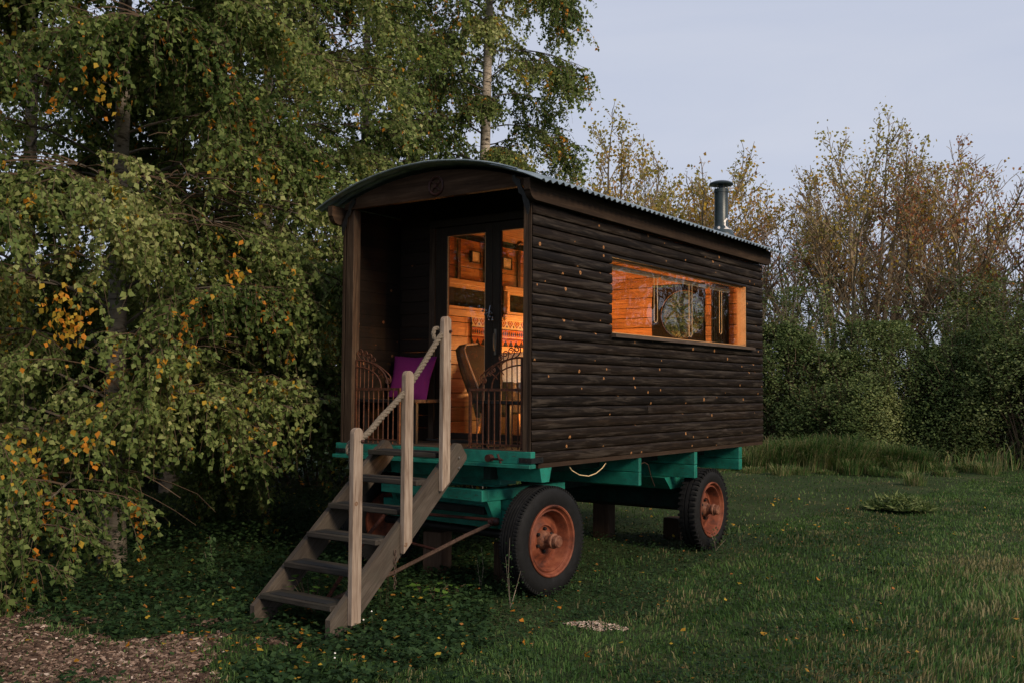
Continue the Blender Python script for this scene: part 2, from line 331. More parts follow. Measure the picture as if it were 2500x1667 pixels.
# ------------------------------------------------------------------ geometry helpers
class MB:
    def __init__(s): s.v = []; s.f = []
    def add(s, vs, fs, T=None):
        b = len(s.v)
        if T is not None: vs = [tuple(T @ Vector(v)) for v in vs]
        s.v += [tuple(v) for v in vs]; s.f += [tuple(b+i for i in f) for f in fs]
        return s
    def box(s, x0, x1, y0, y1, z0, z1, T=None, ch=0.0):
        if ch <= 0:
            v = [(x0, y0, z0), (x1, y0, z0), (x1, y1, z0), (x0, y1, z0), (x0, y0, z1), (x1, y0, z1), (x1, y1, z1), (x0, y1, z1)]
            return s.add(v, [(0, 3, 2, 1), (4, 5, 6, 7), (0, 1, 5, 4), (1, 2, 6, 5), (2, 3, 7, 6), (3, 0, 4, 7)], T)
        bm = bmesh.new(); bmesh.ops.create_cube(bm, size=1)
        for q in bm.verts:
            q.co = Vector((x0+(q.co.x+.5)*(x1-x0), y0+(q.co.y+.5)*(y1-y0), z0+(q.co.z+.5)*(z1-z0)))
        bmesh.ops.bevel(bm, geom=list(bm.edges), offset=ch, segments=1, affect='EDGES')
        vs = [tuple(q.co) for q in bm.verts]; bm.verts.index_update(); fs = [tuple(q.index for q in f.verts) for f in bm.faces]
        bm.free(); return s.add(vs, fs, T)
    def prism(s, poly, axis, a0, a1, T=None):
        n = len(poly)
        def P(u, w, a): return {'x': (a, u, w), 'y': (u, a, w), 'z': (u, w, a)}[axis]
        v = [P(u, w, a0) for u, w in poly]+[P(u, w, a1) for u, w in poly]
        f = [tuple(range(n)), tuple(range(2*n-1, n-1, -1))]+[(i, n+i, n+(i+1) % n, (i+1) % n) for i in range(n)]
        return s.add(v, f, T)
    def tube(s, pts, r, n=6, closed=False, cap=True, flat=None):
        pts = [Vector(p) for p in pts]; m = len(pts); rs = r if isinstance(r, (list, tuple)) else [r]*m
        vs = []; up = None
        for i, p in enumerate(pts):
            if closed: d = pts[(i+1) % m]-pts[i-1]
            else: d = pts[min(i+1, m-1)]-pts[max(i-1, 0)]
            d.normalize() if d.length > 1e-9 else None
            if up is None:
                up = d.cross(Vector((0, 0, 1)));
                if up.length < .1: up = d.cross(Vector((1, 0, 0)))
            up = (up-d*up.dot(d));
            up.normalize(); w = d.cross(up)
            for k in range(n):
                a = 2*PI*k/n; fx, fy = (1, 1) if flat is None else flat
                vs.append(p+up*math.cos(a)*rs[i]*fx+w*math.sin(a)*rs[i]*fy)
        fs = []
        for i in range(m if closed else m-1):
            for k in range(n):
                a, b = i*n+k, i*n+(k+1) % n; c, d_ = ((i+1) % m)*n+(k+1) % n, ((i+1) % m)*n+k
                fs.append((a, b, c, d_))
        if cap and not closed: fs += [tuple(range(n-1, -1, -1)), tuple((m-1)*n+k for k in range(n))]
        return s.add(vs, fs)
    def lathe(s, prof, n=32, T=None, axis='x', close=False, cap=True):
        """profile (a, r) along the axis"""
        vs = []; m = len(prof)
        for a, r in prof:
            for k in range(n):
                t = 2*PI*k/n; c, q = r*math.cos(t), r*math.sin(t)
                vs.append((a, c, q) if axis == 'x' else (c, q, a))
        fs = []
        for i in range(m if close else m-1):
            for k in range(n):
                fs.append((i*n+k, i*n+(k+1) % n, ((i+1) % m)*n+(k+1) % n, ((i+1) % m)*n+k))
        if cap and not close: fs += [tuple(range(n-1, -1, -1)), tuple((m-1)*n+k for k in range(n))]
        return s.add(vs, fs, T)
    def mesh(s, name, mat=None, smooth=False):
        me = bpy.data.meshes.new(name); me.from_pydata(s.v, [], s.f); me.update()
        bm = bmesh.new(); bm.from_mesh(me); bmesh.ops.recalc_face_normals(bm, faces=bm.faces)
        if smooth:
            for f in bm.faces: f.smooth = True
            for e in bm.edges:
                if len(e.link_faces) == 2 and e.calc_face_angle(0) > .7: e.smooth = False
        bm.to_mesh(me); bm.free()
        if mat is not None: me.materials.append(mat)
        return me
    def build(s, name, mat, parent=None, smooth=False, label=None):
        return put(name, s.mesh(name, mat, smooth), parent, label=label)

def put(name, me, parent=None, loc=(0, 0, 0), rot=None, label=None):
    o = bpy.data.objects.new(name, me); COL.objects.link(o); o.location = loc
    if rot is not None: o.rotation_euler = rot
    if parent is not None:
        o.parent = parent; o.matrix_parent_inverse = ORIG[parent.name].inverted()
        ORIG[o.name] = ORIG[parent.name]     # children of a part live in world space too
        ORIG[o.name] = Matrix.LocRotScale(Vector(loc), Euler(rot) if rot is not None else None, None)
    else: ORIG[o.name] = Matrix.LocRotScale(Vector(loc), Euler(rot) if rot is not None else None, None)
    if label: o['label'] = label
    return o
ORIG = {}
def thing(name, label, cat, loc=(0, 0, 0), group=None):
    o = bpy.data.objects.new(name, None); COL.objects.link(o); o.location = loc; o.empty_display_size = .1
    ORIG[o.name] = Matrix.Translation(Vector(loc)); o['label'] = label; o['category'] = cat
    if group: o['group'] = group
    return o
def tag(o, label, cat=None, group=None, kind=None):
    if label: o['label'] = label
    if cat: o['category'] = cat
    if group: o['group'] = group
    if kind: o['kind'] = kind
    return o

# ------------------------------------------------------------------ ground
def ground():
    xs = np.concatenate([np.linspace(-300, -16, 12), np.arange(-15, 16, .25), np.linspace(17, 300, 12)])
    ys = np.concatenate([np.linspace(-300, -9, 12), np.arange(-8, 26, .25), np.linspace(27, 300, 12)])
    nx, ny = len(xs), len(ys); v = []
    for y in ys:
        for x in xs:
            z = ground_z(x, y); v.append((x, y, z))
    f = [(j*nx+i, j*nx+i+1, (j+1)*nx+i+1, (j+1)*nx+i) for j in range(ny-1) for i in range(nx-1)]
    m = MB(); m.v = v; m.f = f; o = m.build('ground', MT['ground'], smooth=True); o['kind'] = 'structure'
def ground_z(x, y):
    d = math.hypot(x+1, y-2.4)
    k = min(1, max(0, (d-1.5)/3))
    return k*.05*mnoise.noise(Vector((x*.45, y*.45, 3.1)))+k*.018*mnoise.noise(Vector((x*1.7, y*1.7, 9.1)))-.012
ground()

# ------------------------------------------------------------------ the wagon
XC, ZC, RR = -1.045, .575, 2.94          # roof arc
def arc_z(x, r=RR): return ZC+math.sqrt(max(0, r*r-(x-XC)**2))
LEN, WID = 4.76, 2.09
ZB, ZT = 1.05, 3.10
wagon = thing('wooden_wagon', 'dark timber shepherd wagon on four rubber wheels with curved metal roof and lit windows', 'wagon', (XC, 2.38, 0))

PROF = [(0, -.001), (.03, .009), (.10, .0125), (.35, .014), (.68, .0132), (.84, .0110), (.93, .003), (.955, -.012), (1.0, -.016)]
BMESH = {}
def board_mesh(length, p, t0, t1, mat, curved=True, thick=.036):
    key = (round(length, 3), round(p, 4), round(t0, 3), round(t1, 3), mat, curved, thick)
    if key in BMESH: return BMESH[key]
    if curved:
        pts = [(t, x-.014) for t, x in PROF if t0 < t < t1]
        def at(t):
            for (a, xa), (b, xb) in zip(PROF[:-1], PROF[1:]):
                if a <= t <= b: return xa+(xb-xa)*(t-a)/(b-a)-.014
        pts = [(t0, at(t0))]+pts+[(t1, at(t1))]
    else:
        e = .02; pts = [(t0, -.003), (t0+e, 0), (t1-e, 0), (t1, -.003)]
    poly = [(x, t*p) for t, x in pts]+[(-thick, t1*p), (-thick, t0*p)]
    m = MB(); m.prism(poly, 'y', 0, length)
    me = m.mesh('board', MT[mat], smooth=curved); BMESH[key] = me; return me
def wall(parent, origin, rotz, u0, u1, z0, pitch, rows, holes, mat, curved=True, splits=0.0, gap=.0015, rnd=None, thick=.036, name='board', top=None):
    """boards run along local +Y from origin, faces towards local +X (then turned by rotz)"""
    rnd = rnd or random.Random(3); M4 = Matrix.Rotation(rotz, 4, 'Z'); out = []
    def emit(a, b, t0, t1, r):
        if b-a < .01 or t1-t0 < .04: return
        zz = z0+r*pitch
        if top is not None and zz >= top: return
        if top is not None: t1 = min(t1, (top-zz)/pitch)
        if t1-t0 < .04: return
        cuts = [a, b]
        if splits and b-a > 1.4 and rnd.random() < splits: cuts = [a, a+(b-a)*rnd.uniform(.25, .75), b]
        for c, d in zip(cuts[:-1], cuts[1:]):
            jig = rnd.uniform(-.0015, .0015)
            p = Vector(origin)+M4 @ Vector((jig, c+gap, 0)); p.z = zz
            out.append(put(name, board_mesh(d-c-2*gap, pitch-(.007 if name == 'lining_board' else .002) if not curved else pitch, t0, t1, mat, curved, thick), parent, p, (0, 0, rotz)))
    for r in range(rows):
        a0 = z0+r*pitch; a1 = a0+pitch
        hs = sorted([h for h in holes if h[2] < a1-.002 and h[3] > a0+.002])
        u = u0
        for (h0, h1, hz0, hz1) in hs:
            emit(u, h0, 0, 1, r)
            if hz0 > a0+.006: emit(h0, h1, 0, (hz0-a0)/pitch, r)
            if hz1 < a1-.006: emit(h0, h1, (hz1-a0)/pitch, 1, r)
            u = h1
        emit(u, u1, 0, 1, r)
    return out
PIT = (ZT-ZB)/23
WIN = (1.245, 4.27, 2.13, 2.80)
LW = [(1.16, 2.20, 2.445, 2.70), (2.42, 3.26, 2.445, 2.70)]
rw = random.Random(11)
wall(wagon, (0, 0, 0), 0, 0.0, LEN, ZB, PIT, 23, [WIN], 'cladding', splits=.45, rnd=rw)
# left wall outside: face towards -x, boards run from rear to front
wall(wagon, (-WID, LEN, 0), PI, 0.0, LEN, ZB, PIT, 23, [(LEN-b, LEN-a, c, d) for a, b, c, d in LW][::-1], 'cladding', splits=.3, rnd=rw)
# rear wall outside, round window panel left out
wall(wagon, (-.04, LEN, 0), PI/2, 0.0, WID-.08, ZB, PIT, 23, [(.62, 1.39, 2.17, 2.93)], 'cladding', rnd=rw)
# gable infills front of cabin and rear
def arcpoly(xa, xb, zlow, r, n=24):
    return [(xa, zlow), (xb, zlow)]+[(xb+(xa-xb)*i/n, arc_z(xb+(xa-xb)*i/n, r)) for i in range(n+1)]
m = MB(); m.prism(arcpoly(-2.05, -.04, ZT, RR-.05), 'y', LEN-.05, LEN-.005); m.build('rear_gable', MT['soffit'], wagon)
# floor and end sills
MB().box(-2.05, -.04, .03, LEN-.04, 1.07, 1.135).build('floor_panel', MT['step'], wagon)
for k in range(5):
    MB().box(-2.04, -.05, .035+k*.134, .035+k*.134+.130, 1.136, 1.150, ch=.003).build('deck_board', MT['step'], wagon)
# bottom rail seen as a dark edge under the cladding
MB().box(-.045, -.006, .10, LEN-.01, 1.012, 1.048).build('bottom_rail', MT['beam_y'], wagon)
MB().box(-2.084, -2.045, .10, LEN-.01, 1.012, 1.048).build('bottom_rail', MT['beam_y'], wagon)
# corner posts
for x0, x1 in ((-.092, -.042), (-2.044, -1.952)):
    MB().box(x0, x1 if x1 < -1 else -.012-.026, -.002, .088, 1.135, 3.235, ch=.004).build('corner_post', MT['post'], wagon)
MB().box(-.036, -.010, -.006, .0-.001, 1.14, 3.09, ch=.002).build('cladding_stop', MT['post'], wagon)
MB().box(-2.080, -2.050, -.006, .0-.001, 1.14, 3.09, ch=.002).build('cladding_stop', MT['post'], wagon)
MB().box(-2.05, -2.045, 0.0, LEN, 1.06, 3.1).build('wall_lining', MT['soffit'], wagon)
# wall plates with an ogee nose
def plate(x0, x1):
    yf, yr = -.135, 4.88; zt, zb = 3.262, 3.10
    poly = [(yf, zt), (yf, 3.172)]+[(yf+.085*(1-math.cos(t))+.01, 3.172-(3.172-zb)*math.sin(t)) for t in np.linspace(.15, PI/2, 6)]
    poly += [(yr-.09, zb)]+[(yr-.09+.085*math.sin(t), 3.172-(3.172-zb)*math.cos(t)) for t in np.linspace(.2, PI/2, 5)]+[(yr, 3.175), (yr, zt)]
    m = MB(); m.prism(poly, 'x', x0, x1); return m.build('wall_plate', MT['beam_y'], wagon)
plate(.003, .058); plate(-2.148, -2.093)
# header beam, arched on top
m = MB(); m.prism(arcpoly(-2.05, -.04, 3.232, RR-.055), 'y', -.022, .030); m.build('header_beam', MT['beam_x'], wagon)
# soffit boards across the arc (porch ceiling) and pine ceiling inside
def ceiling(y0, y1, n, mat, r):
    xa, xb = -2.045, -.045
    ta, tb = math.asin((xa-XC)/r), math.asin((xb-XC)/r)
    for k in range(n):
        t0 = ta+(tb-ta)*k/n+.0008; t1 = ta+(tb-ta)*(k+1)/n-.0008
        poly = [(XC+r*math.sin(t), ZC+r*math.cos(t)) for t in (t0, t1)]+[(XC+(r+.018)*math.sin(t), ZC+(r+.018)*math.cos(t)) for t in (t1, t0)]
        m = MB(); m.prism(poly, 'y', y0, y1); m.build('ceiling_board', MT[mat], wagon)
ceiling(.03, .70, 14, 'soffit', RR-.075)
ceiling(.76, 4.69, 15, 'pine', RR-.085)

# corrugated roof
def roof():
    n_y = int((4.95+.155)/.0905*8); ys = np.linspace(-.155, 4.95, n_y+1); hw = 1.236
    tmax = math.asin(hw/RR); ts = np.linspace(-tmax, tmax, 41); m = MB(); v = []; f = []
    for lay, th in ((0, 0), (1, -.0035)):
        for y in ys:
            for i, t in enumerate(ts):
                edge = max(0, 1-(y+.155)/.30)
                dent = edge*.012*mnoise.noise(Vector((t*17, 2.3, 1)))-edge*max(0, (t-.12))*.05
                w = .0120*math.sin(2*PI*(y+.155)/.0905)+.004*mnoise.noise(Vector((t*5, y*1.5, 0)))
                r = RR+w+th+dent; v.append((XC+r*math.sin(t), y, ZC+r*math.cos(t)))
    a, b = len(ys), len(ts); N = a*b
    for i in range(a-1):
        for j in range(b-1):
            f.append((i*b+j, i*b+j+1, (i+1)*b+j+1, (i+1)*b+j)); f.append((N+i*b+j+1, N+i*b+j, N+(i+1)*b+j, N+(i+1)*b+j+1))
    for i in range(a-1):
        f.append((i*b, (i+1)*b, N+(i+1)*b, N+i*b)); f.append(((i+1)*b+b-1, i*b+b-1, N+i*b+b-1, N+(i+1)*b+b-1))
    for j in range(b-1):
        f.append((j+1, j, N+j, N+j+1)); f.append(((a-1)*b+j, (a-1)*b+j+1, N+(a-1)*b+j+1, N+(a-1)*b+j))
    m.v = v; m.f = f; o = m.build('roof_sheet', MT['roof'], wagon, smooth=True)
    # ridge wire trim of the front edge
    m = MB(); m.tube([(XC+(RR+.004)*math.sin(t), -.158, ZC+(RR-.004)*math.cos(t)+.002*mnoise.noise(Vector((t*14, 0, 0)))) for t in np.linspace(-tmax, tmax*.80, 40)], .0085, 5)
    m.build('roof_edge_trim', MT['roof'], wagon, smooth=True)
    m = MB()
    for k, y in enumerate((.10, 1.0, 1.9, 2.8, 3.7, 4.6)):
        poly = arcpoly(-2.08, -.01, 3.28, RR-.016, 16)
        for s_ in (1,):
            pl = [(XC+(RR-.014)*math.sin(t), ZC+(RR-.014)*math.cos(t)) for t in np.linspace(-tmax*.93, tmax*.93, 20)]
            pl += [(XC+(RR-.05)*math.sin(t), ZC+(RR-.05)*math.cos(t)) for t in np.linspace(tmax*.93, -tmax*.93, 20)]
            mm = MB(); mm.prism(pl, 'y', y, y+.045); mm.build('roof_rib', MT['soffit'], wagon)
roof()

# cast iron wheel ornament on the header
def ornament():
    c = Vector((-.973, -.030, 3.330)); m = MB()
    m.tube([c+Vector((.074*math.cos(a), 0, .074*math.sin(a))) for a in np.linspace(0, 2*PI, 33)[:-1]], .011, 6, closed=True)
    for k in range(4):
        a0 = k*PI/2+.5
        m.tube([c+Vector((r*math.cos(a0+(r-.015)*7), 0, r*math.sin(a0+(r-.015)*7))) for r in (.012, .03, .05, .07)], .0075, 5)
    m.tube([c+Vector((0, .008, 0)), c+Vector((0, -.014, 0))], .018, 10)
    m.build('wheel_ornament', MT['red_iron'], wagon, smooth=True)
ornament()
# curled iron brackets in the corners of the opening
def bracket(s):
    X = lambda x: x if s > 0 else 2*XC-x
    pts = [(-.170, 3.325), (-.160, 3.290), (-.125, 3.262), (-.112, 3.225), (-.098, 3.190), (-.070, 3.160), (-.058, 3.125), (-.040, 3.085), (-.030, 3.045), (-.030, 3.00)]
    wd = [.012, .020, .026, .016, .024, .015, .022, .028, .016, .008]; m = MB(); v = []; f = []
    n = len(pts)
    for i, (x, z) in enumerate(pts):
        a = pts[max(0, i-1)]; b = pts[min(n-1, i+1)]; d = Vector((b[0]-a[0], b[1]-a[1])).normalized(); nx, nz = -d.y, d.x
        for sy in (-.034, -.026):
            for q in (-1, 1): v.append((X(x+nx*wd[i]*q), sy, z+nz*wd[i]*q))
    for i in range(n-1):
        a = i*4; b = a+4
        f += [(a, a+1, b+1, b), (a+2, b+2, b+3, a+3), (a, b, b+2, a+2), (a+1, a+3, b+3, b+1)]
    f += [(0, 2, 3, 1), (4*n-4, 4*n-3, 4*n-1, 4*n-2)]
    m.add(v, f); m.build('iron_bracket', MT['dark_iron'], wagon)
bracket(1); bracket(-1)

# ---- porch back wall with the double doors
D = .714
wall(wagon, (-2.03, D, 0), -PI/2, 0.0, .385, 1.15, .118, 20, [], 'cladding_in', curved=False, rnd=rw, top=3.40, thick=.03)
wall(wagon, (-.205, D, 0), -PI/2, 0.0, .155, 1.15, .118, 20, [], 'cladding_in', curved=False, rnd=rw, top=3.25, thick=.03)
# inner faces of the porch side walls
wall(wagon, (-2.044, .09, 0), 0, 0.0, D-.09, 1.15, .105, 20, [], 'cladding_in', curved=False, rnd=rw, top=3.24, thick=.02)
wall(wagon, (-.046, D, 0), PI, 0.0, D-.09, 1.15, .105, 20, [], 'cladding_in', curved=False, rnd=rw, top=3.24, thick=.02)
m = MB(); m.prism(arcpoly(-2.03, -.05, 3.105, RR-.078), 'y', D+.001, D+.05); m.build('door_gable', MT['soffit'], wagon)
for xa_ in (-2.048, -.078): MB().box(xa_, xa_+.036, D+.001, D+.062, 1.151, 3.235).build('corner_stop', MT['soffit'], wagon)
DX0, DX1 = -1.572, -.250
for x0, x1 in ((DX0-.068, DX0-.004), (DX1+.004, DX1+.068)):
    MB().box(x0, x1, D-.035, D+.055, 1.152, 3.12, ch=.003).build('door_frame', MT['post'], wagon)
MB().box(DX0-.068, DX1+.068, D-.034, D+.054, 3.122, 3.19, ch=.003).build('door_frame', MT['door'], wagon)
MB().box(DX0-.068, DX1+.068, D-.06, D+.06, 1.151, 1.172, ch=.003).build('threshold', MT['step'], wagon)
def door(x0, x1, ga, gb, side):
    d = MB().box(ga, gb, D-.002, D+.002, 1.232, 3.035)
    root = MB()
    z0, z1 = 1.176, 3.115
    root.box(x0, ga, D-.022, D+.022, z0, z1, ch=.002); root.box(gb, x1, D-.022, D+.022, z0, z1, ch=.002)
    root.box(ga, gb, D-.022, D+.022, z0, 1.232); root.box(ga, gb, D-.022, D+.022, 3.035, z1)
    dr = root.build('door', MT['door'], wagon); d.build('pane', MT['glass'], dr)
    for bx in ((ga, ga+.012), (gb-.012, gb)):
        MB().box(bx[0], bx[1], D-.014, D-.004, 1.232, 3.035).build('glazing_bead', MT['pine_frame'] if side < 0 else MT['door'], dr)
    return dr
dl = door(DX0, -.913, -1.440, -.992, -1); dr_ = door(-.909, DX1, -.832, -.385, 1)
# long handle plate and bunch of glass beads hung on the meeting stiles
m = MB(); m.box(-.885, -.860, D-.030, D-.022, 1.93, 2.16, ch=.002); m.tube([(-.872, D-.045, 1.97), (-.872, D-.055, 2.0), (-.872, D-.055, 2.09), (-.872, D-.045, 2.12)], .007, 6)
m.build('door_handle', MT['brass'], dr_, smooth=True)
m = MB(); rb = random.Random(4)
for k in range(26):
    c = Vector((-.930+rb.gauss(0, .028), D-.045-rb.random()*.03, 2.285+rb.gauss(0, .030))); r = rb.uniform(.006, .012)
    m.lathe([(-r, .0005), (-r*.6, r*.8), (0, r), (r*.6, r*.8), (r, .0005)], 7, Matrix.Translation(c), 'z')
m.tube([(-.93, D-.03, 2.37), (-.932, D-.045, 2.31), (-.93, D-.05, 2.27)], .003, 4)
tag(m.build('bead_bunch', MT['chrome'], smooth=True), 'small bunch of shiny glass beads hanging where the two doors meet', 'ornament')

# ---- porch railings: rusty bars under a scrolled quarter arch
def railing(s):
    """built for the left side, mirrored about the middle for the right"""
    X = (lambda x: x) if s > 0 else (lambda x: 2*XC+.02-x)
    Y = .045
    root = MB(); root.box(min(X(-1.950), X(-1.932)), max(X(-1.950), X(-1.932)), Y-.009, Y+.009, 1.152, 1.885)
    rl = root.build('porch_railing', MT['rust_iron'], wagon)
    def T(name, pts, r, n=5, mat='rust_iron'):
        MB().tube([(X(x), y, z) for x, y, z in pts], r, n).build(name, MT[mat], rl, smooth=True)
    MB().box(min(X(-1.436), X(-1.414)), max(X(-1.436), X(-1.414)), Y-.010, Y+.010, 1.152, 1.636).build('railing_post', MT['rust_iron'], rl)
    MB().box(min(X(-1.932), X(-1.436)), max(X(-1.932), X(-1.436)), Y-.008, Y+.008, 1.614, 1.636).build('rail', MT['rust_iron'], rl)
    MB().box(min(X(-1.932), X(-1.436)), max(X(-1.932), X(-1.436)), Y+.012, Y+.030, 1.513, 1.536).build('rail', MT['dark_iron'], rl)
    MB().box(min(X(-1.932), X(-1.436)), max(X(-1.932), X(-1.436)), Y-.006, Y+.006, 1.180, 1.192).build('rail', MT['rust_iron'], rl)
    for k in range(8):
        x = -1.905+k*.0585; T('bar', [(x, Y, 1.152), (x, Y, 1.613)], .0058)
    x0, a, b, zb = -1.941, .385, .245, 1.636
    outer = [(x0+a*math.sin(t), Y, zb+b*math.cos(t)**.9) for t in np.linspace(0, PI/2-.001, 14)]
    inner = [(x0+.30*math.sin(t), Y, zb+.185*math.cos(t)**.9) for t in np.linspace(0, PI/2-.001, 12)]
    T('arch_bar', outer, .0075); T('arch_bar', inner, .0065)
    for x in (-1.895, -1.845, -1.795, -1.745):
        k = (x-x0)/a; z = zb+b*math.sqrt(max(0, 1-k*k)); T('bar', [(x, Y, 1.636), (x+.004, Y, z)], .005)
    T('bar', [(-1.762, Y, zb+.11), (-1.70, Y, zb+.185)], .005); T('bar', [(-1.70, Y, zb+.075), (-1.635, Y, zb+.125)], .005)
    # scrolls riding on the arch
    def spiral(cx, cz, r0, a0, turns, n=16, sgn=1):
        return [(cx+r0*(1-.72*i/n)*math.cos(a0+sgn*turns*2*PI*i/n), Y, cz+r0*(1-.72*i/n)*math.sin(a0+sgn*turns*2*PI*i/n)) for i in range(n+1)]
    for cx, cz, r0 in ((-1.893, 1.948, .033), (-1.832, 1.932, .031), (-1.778, 1.910, .029), (-1.733, 1.880, .027)):
        sp = spiral(cx, cz, r0, PI*1.05, 1.35, sgn=-1)
        foot = [(cx+.030, Y, cz-.072), (cx-.012, Y, cz-.050), (cx-r0*.96, Y, cz-.022)]
        T('scroll', foot+sp, .0050)
    lng = [(-1.770, Y, 1.862), (-1.70, Y, 1.842), (-1.63, Y, 1.808), (-1.565, Y, 1.765), (-1.532, Y, 1.735)]+spiral(-1.560, 1.702, .036, .6, 1.3, sgn=-1)
    T('scroll', lng, .0060)
    T('scroll', spiral(-1.655, 1.782, .022, 2.2, 1.2), .0045); T('scroll', spiral(-1.612, 1.748, .022, 2.2, 1.2), .0045)
    return rl
railing(1); railing(-1)

# ---- chassis
MB().box(-2.115, .012, -.030, .030, 1.047, 1.145, ch=.004).build('deck_beam', MT['teal'], wagon)
MB().box(-2.125, .020, -.062, .028, 1.016, 1.046, ch=.003).build('deck_lip', MT['teal'], wagon)
MB().box(-2.05, -.04, -.028, .030, 1.146, 1.151).build('deck_edge', MT['step'], wagon)
for s_ in (1, -1):
    X = (lambda x: x) if s_ > 0 else (lambda x: 2*XC-x)
    m = MB(); m.box(min(X(-.10), X(.020)), max(X(-.10), X(.020)), -.036, -.0305, 1.056, 1.098); m.box(min(X(.0125), X(.020)), max(X(.0125), X(.020)), -.0305, .13, 1.056, 1.098)
    for p in ((-.075, -.037), (-.03, -.037)): m.tube([(X(p[0]), p[1]+.002, 1.077), (X(p[0]), p[1]-.005, 1.077)], .008, 6)
    m.tube([(X(.018), .10, 1.077), (X(.027), .10, 1.077)], .008, 6)
    m.build('corner_strap', MT['dark_iron'], wagon)
for xa in (-.50, -1.66):
    MB().box(xa, xa+.07, .035, 4.55, .905, 1.010, ch=.004).build('chassis_rail', MT['shaded_teal'], wagon)
def cross(y0, y1, zb):
    for za, zc in ((zb, .874), (.878, 1.008)):
        MB().box(-2.07, -.012, y0, y1, za, zc, ch=.004).build('cross_beam', MT['teal'], wagon)
cross(1.757, 1.806, .752); cross(2.936, 3.000, .742); cross(4.072, 4.154, .760)
# front bolster, its ends cut to a taper
m = MB(); m.prism([(.115, 1.010), (.285, 1.010), (.250, .898), (.145, .898)], 'x', -2.07, -.004); m.build('bolster', MT['teal'], wagon)
m = MB(); m.prism([(2.82, .740), (3.36, .740), (3.26, .615), (2.95, .615)], 'x', -1.80, -.29); m.build('bolster', MT['teal'], wagon)
MB().box(-1.9, -.25, 3.18, 3.34, .40, .56, ch=.006).build('rear_axle', MT['shaded_teal'], wagon)
MB().box(-1.9, -.33, 3.10, 3.42, .56, .615, ch=.004).build('rear_axle', MT['shaded_teal'], wagon)
MB().box(-1.30, -1.24, .30, 3.2, .60, .70).build('reach_pole', MT['shaded_teal'], wagon)
# turntable turned a few degrees with the front axle
TA = R(-5.6); PIV = Vector((XC, .26, 0))
TT = Matrix.Translation((.03, .10, 0)) @ Matrix.Translation(PIV) @ Matrix.Rotation(TA, 4, 'Z') @ Matrix.Translation(-PIV)
def tbox(name, x0, x1, y0, y1, z0, z1, mat='teal', ch=.004):
    m = MB(); m.box(x0, x1, y0, y1, z0, z1, TT, ch) if not ch else m.add(*(lambda q: (q.v, q.f))(MB().box(x0, x1, y0, y1, z0, z1, None, ch)), TT)
    return m.build(name, MT[mat], wagon)
tbox('turntable_beam', -1.665, -.455, -.075, -.005, .728, .820)
tbox('turntable_beam', -.525, -.455, -.003, 1.00, .728, .818)
tbox('turntable_beam', -1.665, -1.595, -.003, 1.00, .728, .818)
tbox('turntable_beam', -1.55, -.47, .16, .36, .845, .897)
tbox('turntable_block', -1.45, -.55, .18, .34, .822, .843)
tbox('front_axle', -1.92, -.20, .18, .30, .485, .640)
tbox('front_axle', -1.75, -.35, .20, .30, .642, .726)
m = MB(); m.prism([(-.002, .726), (.16, .726), (.175, .50), (.12, .50)], 'x', -.515, -.465, TT); m.build('axle_brace', MT['teal'], wagon)
m = MB(); m.prism([(-.002, .726), (.16, .726), (.175, .50), (.12, .50)], 'x', -1.62, -1.57, TT); m.build('axle_brace', MT['teal'], wagon)
tbox('turntable_ring', -1.5, -.6, .10, .16, .60, .66, 'dark_iron')

# draw bar of iron rods running down under the steps
def rod(name, pts, r, mat): MB().tube(pts, r, 7).build(name, MT[mat], wagon, smooth=True)
rod('draw_rod', [(-.44, .10, .548), (-.47, .04, .53), (-.56, -.11, .465), (-.86, -.62, .215), (-1.10, -1.04, .045)], .0165, 'rod')
rod('draw_rod', [(-1.62, .10, .54), (-1.50, -.20, .43), (-1.22, -.88, .12), (-1.13, -1.06, .05)], .0165, 'red_iron')
rod('tie_rod', [(-.43, .115, .572), (-1.63, .05, .572)], .014, 'red_iron')
rod('tie_rod', [(-1.30, -.15, .38), (-.70, -.30, .36)], .012, 'red_iron')
m = MB(); m.lathe([(-.045, .001), (-.045, .028), (-.02, .034), (.02, .034), (.045, .026), (.045, .001)], 12, Matrix.Translation((-.435, .095, .565)) @ Matrix.Rotation(.5, 4, 'Z')); m.tube([(-.435, .06, .565), (-.435, .13, .565)], .020, 8)
m.build('shackle', MT['red_iron'], wagon, smooth=True)
# screw clamp on the deck beam beside the steps
m = MB(); m.tube([(-.345, -.066, 1.088), (-.345, -.09, 1.088), (-.345, -.115, 1.088)], .030, 10); m.tube([(-.345, -.10, 1.088), (-.27, -.115, 1.085), (-.215, -.125, 1.086)], .010, 6)
m.tube([(-.235, -.13, 1.125), (-.205, -.128, 1.055)], .009, 6); m.tube([(-.215, -.095, 1.078), (-.190, -.155, 1.09)], .008, 6)
m.build('screw_clamp', MT['red_iron'], wagon, smooth=True)
# loose wires sagging below the floor
rod('cable', [(-.05, .62, .995), (-.05, .66, .96), (-.05, .78, .915), (-.05, .93, .895), (-.05, 1.05, .910), (-.05, 1.16, .95), (-.05, 1.22, .99)], .0045, 'cord')
rod('cable', [(-.10, 1.93, .93), (-.10, 2.02, .95), (-.10, 2.10, .925), (-.12, 2.2, .80), (-.15, 2.33, .70)], .0045, 'rod')

